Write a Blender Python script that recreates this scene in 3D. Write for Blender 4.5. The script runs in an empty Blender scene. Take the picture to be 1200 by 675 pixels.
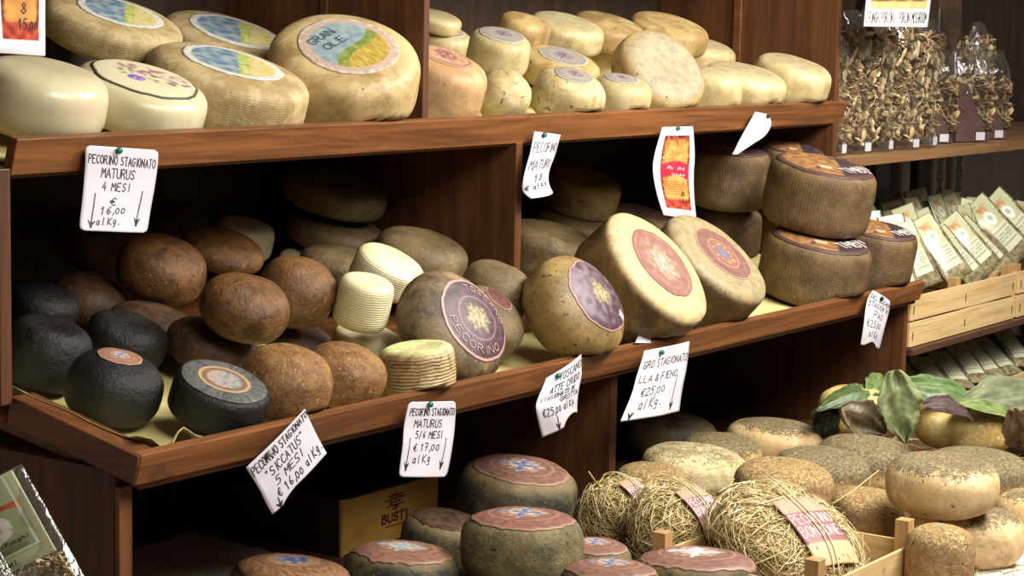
import bpy, bmesh, math, random
from mathutils import Vector, Matrix, noise
random.seed(7)
SC = bpy.context.scene
COL = SC.collection
R_ = math.radians

# ------------------------------------------------------------------ camera
F = 2450.0
CAM = Vector((0, 0, 1.6))
CX = Vector((0.56763787, -0.82301488, 0.0208265))      # camera right in world axes
CY = Vector((-0.09249158, -0.08888801, -0.99173798))   # camera down
CZ = Vector((0.81806635, 0.56102177, -0.12657815))     # camera forward
def ray(u, v): return CX*((u-600)/F) + CY*((v-337.5)/F) + CZ
def at(u, v, Y):
    r = ray(u, v); return CAM + r*(Y/r.y)
def atz(u, v, z):
    r = ray(u, v); return CAM + r*((z-1.6)/r.z)
cam_d = bpy.data.cameras.new('camera'); cam = bpy.data.objects.new('camera', cam_d); COL.objects.link(cam)
cam_d.lens = 36*F/1200; cam_d.sensor_width = 36; cam_d.clip_start = .05
m = Matrix((( CX.x, -CY.x, -CZ.x, CAM.x), (CX.y, -CY.y, -CZ.y, CAM.y), (CX.z, -CY.z, -CZ.z, CAM.z), (0,0,0,1)))
cam.matrix_world = m
SC.camera = cam

# ------------------------------------------------------------------ materials
def lin(c):
    return tuple((x/255/12.92 if x/255 <= .04045 else ((x/255+.055)/1.055)**2.4) for x in c[:3])
def rgba(c): return (*lin(c), 1)
class NT:
    def __init__(s, name):
        s.m = bpy.data.materials.new(name); s.m.use_nodes = True
        s.t = s.m.node_tree; s.b = s.t.nodes['Principled BSDF']; s.out = s.t.nodes['Material Output']
    def n(s, typ, **kw):
        x = s.t.nodes.new(typ)
        for k, v in kw.items():
            if k == 'ins':
                for a, b in v.items(): x.inputs[a].default_value = b
            else: setattr(x, k, v)
        return x
    def l(s, a, b): s.t.links.new(a, b)
    def coord(s, rnd=True, scale=None, rot=None):
        tc = s.n('ShaderNodeTexCoord')
        o = tc.outputs['Object']
        if rnd:
            oi = s.n('ShaderNodeObjectInfo'); mu = s.n('ShaderNodeMath', operation='MULTIPLY'); mu.inputs[1].default_value = 11
            s.l(oi.outputs['Random'], mu.inputs[0])
            ad = s.n('ShaderNodeVectorMath', operation='ADD'); s.l(o, ad.inputs[0]); s.l(mu.outputs[0], ad.inputs[1]); o = ad.outputs[0]
        if scale or rot:
            mp = s.n('ShaderNodeMapping')
            if scale: mp.inputs['Scale'].default_value = scale
            if rot: mp.inputs['Rotation'].default_value = rot
            s.l(o, mp.inputs['Vector']); o = mp.outputs[0]
        return o
    def noise(s, vec, scale, detail=4, rough=.6, dist=0):
        x = s.n('ShaderNodeTexNoise'); x.inputs['Scale'].default_value = scale; x.inputs['Detail'].default_value = detail
        x.inputs['Roughness'].default_value = rough; x.inputs['Distortion'].default_value = dist
        s.l(vec, x.inputs['Vector']); return x.outputs['Fac']
    def ramp(s, fac, a, b, va=0., vb=1.):
        r = s.n('ShaderNodeMapRange'); r.inputs[1].default_value = a; r.inputs[2].default_value = b
        r.inputs[3].default_value = va; r.inputs[4].default_value = vb; r.interpolation_type = 'SMOOTHSTEP'
        s.l(fac, r.inputs[0]); return r.outputs[0]
    def math(s, op, a, b=None):
        x = s.n('ShaderNodeMath', operation=op)
        for i, v in enumerate((a, b)):
            if v is None: continue
            if isinstance(v, (int, float)): x.inputs[i].default_value = v
            else: s.l(v, x.inputs[i])
        return x.outputs[0]
    def mix(s, fac, a, b):
        x = s.n('ShaderNodeMix', data_type='RGBA')
        for i, v in ((0, fac), (6, a), (7, b)):
            if isinstance(v, (int, float)): x.inputs[i].default_value = v
            elif isinstance(v, tuple): x.inputs[i].default_value = rgba(v)
            else: s.l(v, x.inputs[i])
        return x.outputs[2]
    def bump(s, h, strength=.5, dist=.002, prev=None):
        x = s.n('ShaderNodeBump'); x.inputs['Strength'].default_value = strength; x.inputs['Distance'].default_value = dist
        s.l(h, x.inputs['Height'])
        if prev: s.l(prev, x.inputs['Normal'])
        return x.outputs[0]
    def done(s, col, rough=.6, normal=None, spec=.4):
        if isinstance(col, tuple): s.b.inputs['Base Color'].default_value = rgba(col)
        else: s.l(col, s.b.inputs['Base Color'])
        if isinstance(rough, (int, float)): s.b.inputs['Roughness'].default_value = rough
        else: s.l(rough, s.b.inputs['Roughness'])
        s.b.inputs['Specular IOR Level'].default_value = spec
        if normal: s.l(normal, s.b.inputs['Normal'])
        return s.m

def wood(name, a, b, axis=0, rough=.42, dust=None, sc=1.0):
    t = NT(name); v = [26*sc]*3; v[axis] = 1.6*sc
    c = t.coord(scale=tuple(v)); n1 = t.noise(c, 1.0, 5, .6, 1.2)
    v2 = [150*sc]*3; v2[axis] = 5*sc
    n2 = t.noise(t.coord(scale=tuple(v2)), 1.0, 3)
    col = t.mix(t.ramp(n1, .3, .7), a, b)
    col = t.mix(t.ramp(n2, .45, .75, 0, .45), col, tuple(int(x*.62) for x in a))
    kn = t.noise(t.coord(scale=(5, 5, 5)), 1.6, 2)
    col = t.mix(t.ramp(kn, .70, .76, 0, .7), col, tuple(int(x*.45) for x in a))
    if dust: col = t.mix(t.ramp(t.noise(t.coord(), 90, 5), .70, .76, 0, .5), col, dust)
    return t.done(col, rough, t.bump(n2, .25, .001))

def cheese_mat(name, a, b, c=None, s=16, lo=.38, hi=.62, speck=None, fine=None, face=None, bump=.6, bs=70, bd=.003, rough=.5,
               ridges=0, weave=0, top=None, spec=.4, herb=None, patch=None, wk=1.0):
    """rind: two mottled tones, blotches, specks; optional cut face, rings, cloth weave and herb coat."""
    t = NT(name); v = t.coord()
    col = t.mix(t.ramp(t.noise(v, s, 6, .65, .4), lo, hi), a, b)
    if c: col = t.mix(t.ramp(t.noise(v, s*.45, 5, .7, .8), .5, .68, 0, .85), col, c)
    if patch: col = t.mix(t.ramp(t.noise(v, s*1.4, 7, .75, 1.0), .56, .62, 0, .9), col, patch)
    sep = t.n('ShaderNodeSeparateXYZ'); tc = t.n('ShaderNodeTexCoord'); t.l(tc.outputs['Generated'], sep.inputs[0]); gz = sep.outputs[2]
    if face: # (colour, start, end) on generated height
        w = t.math('ADD', gz, t.math('MULTIPLY', t.math('SUBTRACT', t.noise(v, 30, 4), .5), .12))
        col = t.mix(t.ramp(w, face[1], face[2]), col, t.mix(t.ramp(t.noise(v, 40, 5, .7), .4, .65), face[0], tuple(int(x*.86) for x in face[0])))
    hb = None
    if herb: # (colour, height start, height end, amount)
        nn = t.noise(v, 75, 7, .8, 2.0)
        den = t.ramp(t.math('ADD', gz, t.math('MULTIPLY', t.math('SUBTRACT', t.noise(v, 14, 4), .5), .5)), herb[1], herb[2], 0, herb[3])
        th = t.math('SUBTRACT', t.math('ADD', nn, den), .75)
        hb = t.ramp(th, 0, .09)
        col = t.mix(hb, col, t.mix(t.ramp(t.noise(v, 160, 3), .4, .6), herb[0], tuple(min(255, int(x*1.55)) for x in herb[0])))
    if speck:
        for (sc_, ss, th) in speck:
            col = t.mix(t.ramp(t.noise(v, ss, 3, .6, .5), th, th+.05), col, sc_)
    nrm = t.bump(t.noise(v, bs, 6, .7), bump, bd)
    if hb: nrm = t.bump(hb, .7, .003, nrm)
    if ridges or weave:
        o = tc.outputs['Object']
        w = t.n('ShaderNodeTexWave', wave_type='BANDS', bands_direction='Z'); w.inputs['Scale'].default_value = ridges or weave
        w.inputs['Distortion'].default_value = 3.2 if ridges else .8; w.inputs['Detail'].default_value = 2; t.l(o, w.inputs['Vector'])
        h = w.outputs['Fac']
        if weave:
            sx = t.n('ShaderNodeSeparateXYZ'); t.l(o, sx.inputs[0])
            an = t.math('ARCTAN2', sx.outputs[1], sx.outputs[0])
            h2 = t.math('SINE', t.math('MULTIPLY', an, weave*1.1))
            h = t.math('MULTIPLY', h, t.math('ADD', t.math('MULTIPLY', h2, .5), .5))
        side = t.ramp(gz, .82, .95, 1, 0)
        h = t.math('MULTIPLY', h, side)
        nrm = t.bump(h, .8*wk, .0022, nrm)
        col = t.mix(t.math('MULTIPLY', t.math('MULTIPLY', t.math('SUBTRACT', 1.0, h), side), .30*wk), col, c or b)
    return t.done(col, rough, nrm, spec)

def vcol_mat(name, rough=.5, grain=.12, spec=.35, crinkle=.15):
    t = NT(name); a = t.n('ShaderNodeVertexColor', layer_name='Col')
    n = t.noise(t.coord(False), 350, 3)
    d = t.n('ShaderNodeMix', data_type='RGBA', blend_type='MULTIPLY'); d.inputs[0].default_value = grain
    t.l(a.outputs[0], d.inputs[6]); t.l(n, d.inputs[7])
    return t.done(d.outputs[2], rough, t.bump(t.noise(t.coord(False), 60, 4), crinkle, .003), spec)

M = {}
M['shelf_wood'] = wood('stained_shelf_wood', (136, 86, 47), (86, 51, 27), 0, .42, (190, 160, 116))
M['shelf_wood_y'] = wood('stained_shelf_wood_side', (120, 74, 42), (88, 52, 28), 1, .42)
M['panel'] = wood('stained_panel_wood', (104, 64, 36), (76, 45, 25), 2, .5)
M['shelf_wood_z'] = wood('stained_edge_wood', (112, 70, 40), (82, 50, 28), 2, .45)
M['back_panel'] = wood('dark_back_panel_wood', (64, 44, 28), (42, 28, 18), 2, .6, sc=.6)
M['dark_panel'] = wood('dark_side_panel_wood', (98, 60, 38), (70, 42, 27), 2, .55)
M['right_board'] = wood('weathered_board', (150, 112, 72), (118, 86, 54), 0, .55)
M['crate'] = wood('poplar_crate_wood', (226, 196, 142), (208, 174, 118), 0, .6, sc=.7)
M['crate_y'] = wood('poplar_crate_wood_cross', (222, 190, 136), (200, 166, 110), 1, .6, sc=.7)
M['crate_post'] = wood('pine_corner_post', (196, 156, 104), (172, 130, 82), 2, .6, sc=.8)
M['table'] = wood('dark_table_wood', (96, 66, 44), (72, 48, 32), 0, .6)

M['cream'] = cheese_mat('smooth_cream_rind', (208, 199, 164), (194, 182, 142), (206, 190, 158), s=7, bump=.12, bs=40, rough=.28, spec=.5, speck=[((178, 156, 100), 55, .74)])
M['tan'] = cheese_mat('tan_wheel_rind', (192, 172, 126), (160, 136, 92), (146, 122, 80), s=16, bump=.5, bs=130, rough=.55, weave=60, wk=.25, speck=[((120, 94, 58), 80, .68)])
M['tan2'] = cheese_mat('aged_tan_wheel_rind', (200, 176, 126), (164, 138, 92), (142, 112, 70), s=10, bump=.4, bs=110, rough=.45, speck=[((108, 80, 50), 60, .70), ((216, 200, 156), 90, .70)])
M['pink'] = cheese_mat('pinkish_ochre_rind', (196, 160, 114), (172, 134, 92), (188, 150, 78), s=14, bump=.5, bs=110, rough=.55, speck=[((70, 50, 34), 34, .74), ((150, 112, 74), 90, .66)])
M['yellow'] = cheese_mat('pale_yellow_rind', (200, 183, 138), (170, 150, 104), (180, 160, 116), s=14, bump=.4, bs=80, rough=.5, face=((172, 158, 120), .86, 1.04), speck=[((140, 118, 72), 90, .67), ((94, 76, 46), 45, .74)])
M['yellow_spot'] = cheese_mat('spotted_yellow_rind', (206, 190, 144), (176, 157, 110), (172, 150, 98), s=14, bump=.5, bs=80, rough=.5, face=((166, 152, 114), .90, 1.06), patch=(140, 124, 82), speck=[((92, 80, 52), 70, .64)])
M['yellow_dk'] = cheese_mat('dusky_yellow_rind', (188, 162, 108), (154, 124, 78), (132, 104, 66), s=12, bump=.5, bs=90, rough=.5, speck=[((86, 64, 40), 70, .67), ((206, 186, 134), 90, .68)])
M['black'] = cheese_mat('black_rind', (30, 29, 29), (18, 17, 17), (38, 36, 33), s=24, bump=1, bs=90, bd=.004, rough=.45, speck=[((92, 86, 74), 150, .72)])
M['brown'] = cheese_mat('walnut_brown_rind', (130, 90, 48), (80, 52, 26), (106, 72, 38), s=26, lo=.32, hi=.68, bump=1, bs=110, bd=.004, rough=.42, spec=.45, patch=(142, 98, 54), speck=[((172, 132, 80), 120, .66), ((36, 22, 12), 90, .66)])
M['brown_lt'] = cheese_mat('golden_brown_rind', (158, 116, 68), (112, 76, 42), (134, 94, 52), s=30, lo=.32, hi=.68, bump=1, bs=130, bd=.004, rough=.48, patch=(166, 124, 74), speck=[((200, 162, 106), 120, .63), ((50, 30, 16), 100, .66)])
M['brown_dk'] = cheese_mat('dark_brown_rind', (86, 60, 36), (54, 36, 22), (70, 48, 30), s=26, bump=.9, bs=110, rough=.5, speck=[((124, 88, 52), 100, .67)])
M['white'] = cheese_mat('white_basket_rind', (230, 222, 186), (212, 199, 156), (196, 178, 120), s=9, bump=.25, bs=70, rough=.5, ridges=62, wk=.45, speck=[((170, 142, 86), 60, .70)])
M['basket'] = cheese_mat('grimy_basket_rind', (222, 206, 160), (184, 156, 106), (132, 102, 64), s=12, bump=.5, bs=70, rough=.6, ridges=46, wk=.8, patch=(134, 104, 68), face=((214, 214, 150), .90, .97))
M['grey_brown'] = cheese_mat('mouldy_grey_brown_rind', (110, 90, 62), (70, 58, 42), (156, 132, 92), s=12, lo=.42, hi=.58, bump=.9, bs=70, rough=.55, patch=(66, 56, 42), speck=[((168, 150, 112), 100, .68)])
M['golden'] = cheese_mat('golden_brown_toscano_rind', (164, 138, 84), (112, 90, 50), (88, 70, 42), s=10, lo=.3, hi=.7, bump=.6, bs=80, rough=.45, speck=[((64, 50, 32), 90, .62)])
M['wheelface'] = cheese_mat('brown_rind_with_pale_face', (112, 86, 50), (82, 62, 36), (138, 110, 66), s=11, bump=.5, bs=120, rough=.5, face=((198, 178, 132), .80, .93), speck=[((64, 48, 30), 100, .66)])
M['wheelface2'] = cheese_mat('brown_rind_with_greyish_face', (120, 94, 56), (90, 70, 42), (140, 116, 76), s=11, bump=.5, bs=120, rough=.5, face=((160, 144, 106), .80, .93), speck=[((74, 60, 38), 100, .66)])
M['woven'] = cheese_mat('woven_brown_rind', (124, 98, 62), (88, 66, 40), (70, 52, 32), s=18, lo=.3, hi=.7, bump=.7, bs=200, rough=.65, weave=90, wk=.7, speck=[((160, 134, 92), 170, .64)])
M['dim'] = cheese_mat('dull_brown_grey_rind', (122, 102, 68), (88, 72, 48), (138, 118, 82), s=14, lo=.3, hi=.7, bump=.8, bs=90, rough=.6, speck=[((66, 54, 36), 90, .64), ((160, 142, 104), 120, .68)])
M['dimpled'] = cheese_mat('tan_rind_with_grey_centre', (190, 164, 112), (158, 128, 82), (136, 108, 70), s=12, bump=.6, bs=90, rough=.5, face=((160, 146, 116), .84, .99), speck=[((86, 64, 40), 70, .66), ((206, 186, 134), 90, .68)])
M['moss'] = cheese_mat('dark_mossy_rind', (98, 88, 60), (46, 46, 38), (116, 98, 62), s=16, bump=.9, bs=110, rough=.65, patch=(34, 38, 34), speck=[((146, 132, 92), 110, .66)], face=((136, 114, 76), .74, .97))
M['moss_lt'] = cheese_mat('grey_green_rind', (136, 122, 82), (92, 84, 58), (72, 66, 50), s=22, lo=.3, hi=.7, bump=1, bs=130, rough=.7, speck=[((52, 48, 38), 110, .62), ((176, 162, 120), 130, .66)])
M['herb'] = cheese_mat('herb_coated_rind', (204, 176, 122), (176, 144, 94), (188, 156, 104), s=14, bump=.6, bs=100, rough=.65, herb=((92, 82, 58), .35, .95, .38), speck=[((116, 90, 58), 80, .65)])
M['herb_lt'] = cheese_mat('pale_herb_topped_rind', (222, 198, 148), (198, 168, 118), (176, 142, 106), s=12, bump=.6, bs=100, rough=.6, herb=((90, 80, 58), .62, 1.02, .36), speck=[((124, 100, 66), 80, .64)])
M['herb_hv'] = cheese_mat('thick_herb_crust', (202, 170, 118), (166, 132, 86), (160, 124, 80), s=14, bump=1, bs=110, rough=.75, herb=((94, 84, 60), .10, .85, .42), speck=[((96, 66, 42), 80, .62), ((206, 184, 138), 100, .66)])
M['crust'] = cheese_mat('straw_dusted_pink_rind', (198, 162, 110), (156, 116, 78), (144, 100, 74), s=20, lo=.3, hi=.7, bump=1.2, bs=120, bd=.004, rough=.75, herb=((150, 128, 84), .1, .9, .30), speck=[((204, 184, 134), 110, .60), ((84, 64, 42), 90, .63)])
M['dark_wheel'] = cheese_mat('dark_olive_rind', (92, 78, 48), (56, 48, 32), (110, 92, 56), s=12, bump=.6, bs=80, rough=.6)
M['white_mold'] = cheese_mat('yellow_rind_with_white_mould', (212, 188, 116), (184, 154, 84), (196, 168, 98), s=12, bump=.7, bs=90, rough=.5, patch=(218, 208, 176), speck=[((224, 216, 190), 80, .60)])
M['mould_pale'] = cheese_mat('pale_mottled_rind', (222, 208, 162), (186, 166, 118), (150, 128, 84), s=18, bump=.9, bs=100, rough=.65, herb=((104, 92, 64), .3, 1.1, .28), speck=[((224, 214, 176), 80, .60)])
M['straw_core'] = cheese_mat('straw_bed', (182, 156, 96), (136, 112, 64), (116, 94, 52), s=60, bump=1, bs=120, bd=.006, rough=.8)
def straw_mat():
    t = NT('dry_straw'); v = t.coord(False)
    a = t.n('ShaderNodeVertexColor', layer_name='Col')
    return t.done(a.outputs[0], .55, t.bump(t.noise(v, 300, 2), .2, .0005), .4)
M['straw'] = straw_mat()
M['label'] = vcol_mat('printed_paper_label', .5, .25, .4)
M['leaflet'] = vcol_mat('laminated_leaflet', .25, .08, .5, .05)
M['card'] = NT('white_card').done((198, 194, 201), .55)
t = NT('ink'); M['ink'] = t.done((36, 36, 44), .5)
M['white_ink'] = NT('white_print').done((238, 226, 220), .5)
M['rose_ink'] = NT('rose_print').done((206, 160, 158), .5)
M['red_ink'] = NT('dark_red_print').done((120, 52, 34), .5)
M['brown_ink'] = NT('faint_brown_print').done((66, 44, 34), .6)
M['blue_ink'] = NT('blue_grey_print').done((52, 70, 86), .5)
M['pin'] = NT('green_plastic').done((26, 112, 92), .3)
M['pin2'] = NT('grey_plastic').done((128, 132, 116), .3)
def paper(name, c, c2, tr=.15):
    t = NT(name); n = t.noise(t.coord(), 9, 4); m_ = t.done(t.mix(t.ramp(n, .35, .7), c, c2), .55, t.bump(t.noise(t.coord(), 25, 4), .3, .003)); return m_
M['liner'] = paper('yellow_butcher_paper', (216, 204, 142), (196, 180, 114))
M['pale_paper'] = paper('white_wrapping_paper', (214, 206, 196), (186, 176, 164))
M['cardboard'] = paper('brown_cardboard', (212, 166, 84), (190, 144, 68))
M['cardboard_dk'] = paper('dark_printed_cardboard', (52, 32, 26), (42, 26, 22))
M['gold_trim'] = paper('ochre_card_edge', (190, 150, 84), (170, 130, 66))
M['twine'] = NT('pale_twine').done((214, 200, 164), .8)
M['dry'] = cheese_mat('dried_mushroom', (216, 190, 140), (148, 116, 74), (112, 84, 54), s=60, bump=.5, bs=120, rough=.7)
def film(name, tint=(250, 250, 250), opac=.14, rough=.10):
    t = NT(name)
    tr = t.n('ShaderNodeBsdfTransparent'); tr.inputs[0].default_value = (1, 1, 1, 1)
    gl = t.n('ShaderNodeBsdfGlossy'); gl.inputs['Color'].default_value = rgba(tint); gl.inputs['Roughness'].default_value = rough
    nb = t.bump(t.noise(t.coord(scale=(22, 22, 7)), 1.0, 4, .6, 1.5), .9, .012); t.l(nb, gl.inputs['Normal'])
    fr = t.n('ShaderNodeLayerWeight'); fr.inputs[0].default_value = .25; t.l(nb, fr.inputs['Normal'])
    f = t.math('ADD', t.math('MULTIPLY', fr.outputs['Facing'], .5), opac)
    mx = t.n('ShaderNodeMixShader'); t.l(f, mx.inputs[0]); t.l(tr.outputs[0], mx.inputs[1]); t.l(gl.outputs[0], mx.inputs[2])
    t.l(mx.outputs[0], t.out.inputs[0]); return t.m
M['film'] = film('clear_cellophane')
M['foil'] = cheese_mat('brown_foil', (92, 70, 50), (56, 42, 32), s=8, bump=.5, bs=12, bd=.01, rough=.3)
M['dark_card'] = paper('dark_plum_card', (92, 66, 62), (72, 50, 48))
M['leaf'] = vcol_mat('green_leaf', .45, .15, .4, .3)
M['wall'] = paper('grey_plaster_wall', (188, 184, 176), (172, 168, 160))
M['floor'] = cheese_mat('terracotta_floor', (150, 118, 92), (128, 98, 76), s=3, bump=.1, rough=.5)
M['dark_cloth'] = paper('dark_paper', (58, 50, 46), (44, 38, 36))
M['ribbon'] = NT('black_ribbon').done((22, 22, 26), .4)

# ------------------------------------------------------------------ mesh helpers
WT = {}   # world translation each parent was made at
def link(name, me, mat, parent=None, mw=None, smooth=True, local=False):
    o = bpy.data.objects.new(name, me); COL.objects.link(o)
    if mat:
        me.materials.append(M[mat] if isinstance(mat, str) else mat)
    if parent:
        o.parent = parent
        o.matrix_parent_inverse = Matrix() if local else Matrix.Translation(-WT.get(parent.name, Vector()))
    if smooth:
        for p in me.polygons: p.use_smooth = True
    return o
def mesh(name, vs, fs, cols=None):
    me = bpy.data.meshes.new(name); me.from_pydata([tuple(v) for v in vs], [], fs); me.update()
    if cols:
        ca = me.color_attributes.new('Col', 'FLOAT_COLOR', 'POINT')
        for i, c in enumerate(cols): ca.data[i].color = (*lin(c), 1)
    return me
def tag(o, label, cat, group=None, kind=None):
    if label: o['label'] = label
    if cat: o['category'] = cat
    if group: o['group'] = group
    if kind: o['kind'] = kind
    return o
def empty(name, loc=(0, 0, 0)):
    o = bpy.data.objects.new(name, None); COL.objects.link(o); o.location = loc; o.empty_display_size = .05; WT[o.name] = Vector(loc); return o
class MB:
    """collects solids into one mesh"""
    def __init__(s): s.v = []; s.f = []; s.c = []
    def add(s, vs, fs, col=None):
        b = len(s.v); s.v += [Vector(v) for v in vs]; s.f += [tuple(b+i for i in f) for f in fs]
        s.c += [col or (200, 200, 200)]*len(vs)
    def box(s, lo, hi, mat=None, bev=0):
        x0, y0, z0 = lo; x1, y1, z1 = hi
        vs = [Vector(p) for p in ((x0,y0,z0),(x1,y0,z0),(x1,y1,z0),(x0,y1,z0),(x0,y0,z1),(x1,y0,z1),(x1,y1,z1),(x0,y1,z1))]
        if mat: vs = [mat @ v for v in vs]
        s.add(vs, [(0,3,2,1),(4,5,6,7),(0,1,5,4),(1,2,6,5),(2,3,7,6),(3,0,4,7)])
    def prism(s, poly, ex):
        n = len(poly); ex = Vector(ex); vs = [Vector(p) for p in poly] + [Vector(p)+ex for p in poly]
        s.add(vs, [tuple(range(n))[::-1], tuple(range(n, 2*n))] + [(i, (i+1) % n, n+(i+1) % n, n+i) for i in range(n)])
    def tube(s, pts, r, k=5, col=None, taper=True, flat=1.0):
        pts = [Vector(p) for p in pts]; n = len(pts); rings = []
        up = Vector((.31, .17, .93)).normalized(); vs = []
        for i, p in enumerate(pts):
            d = (pts[min(i+1, n-1)]-pts[max(i-1, 0)]).normalized()
            a = d.cross(up)
            if a.length < 1e-3: a = d.cross(Vector((1, 0, 0)))
            a.normalize(); b = d.cross(a)
            rr = r[i] if isinstance(r, (list, tuple)) else r
            for j in range(k):
                t_ = 2*math.pi*j/k; vs.append(p + a*math.cos(t_)*rr + b*math.sin(t_)*rr*flat)
        fs = []
        for i in range(n-1):
            for j in range(k): fs.append((i*k+j, i*k+(j+1) % k, (i+1)*k+(j+1) % k, (i+1)*k+j))
        fs.append(tuple(range(k))[::-1]); fs.append(tuple((n-1)*k+j for j in range(k)))
        s.add(vs, fs, col)
    def build(s, name, mat, parent=None, smooth=False, bevel=0, cols=False, origin=None):
        if origin is not None:
            o_ = Vector(origin); vs = [v-o_ for v in s.v]
        else: vs = s.v
        me = mesh(name, vs, s.f, s.c if cols else None)
        o = link(name, me, mat, parent, smooth=smooth)
        if origin is not None: o.location = origin; WT[o.name] = Vector(origin)
        bm = bmesh.new(); bm.from_mesh(me); bmesh.ops.recalc_face_normals(bm, faces=bm.faces); bm.to_mesh(me); bm.free()
        if bevel:
            b = o.modifiers.new('bevel', 'BEVEL'); b.width = bevel; b.segments = 2; b.limit_method = 'ANGLE'
        return o
def fbm(p, s, seed=0): return noise.fractal(Vector(p)*s + Vector((seed*3.7, seed*1.9, seed*5.3)), 1.0, 2.0, 4)
def nz(p, s, seed=0): return noise.noise(Vector(p)*s + Vector((seed*3.7, seed*1.9, seed*5.3)))
def clamp(x, a=0., b=1.): return max(a, min(b, x))
def mixc(a, b, t): t = clamp(t); return tuple(a[i]*(1-t)+b[i]*t for i in range(3))

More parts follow.
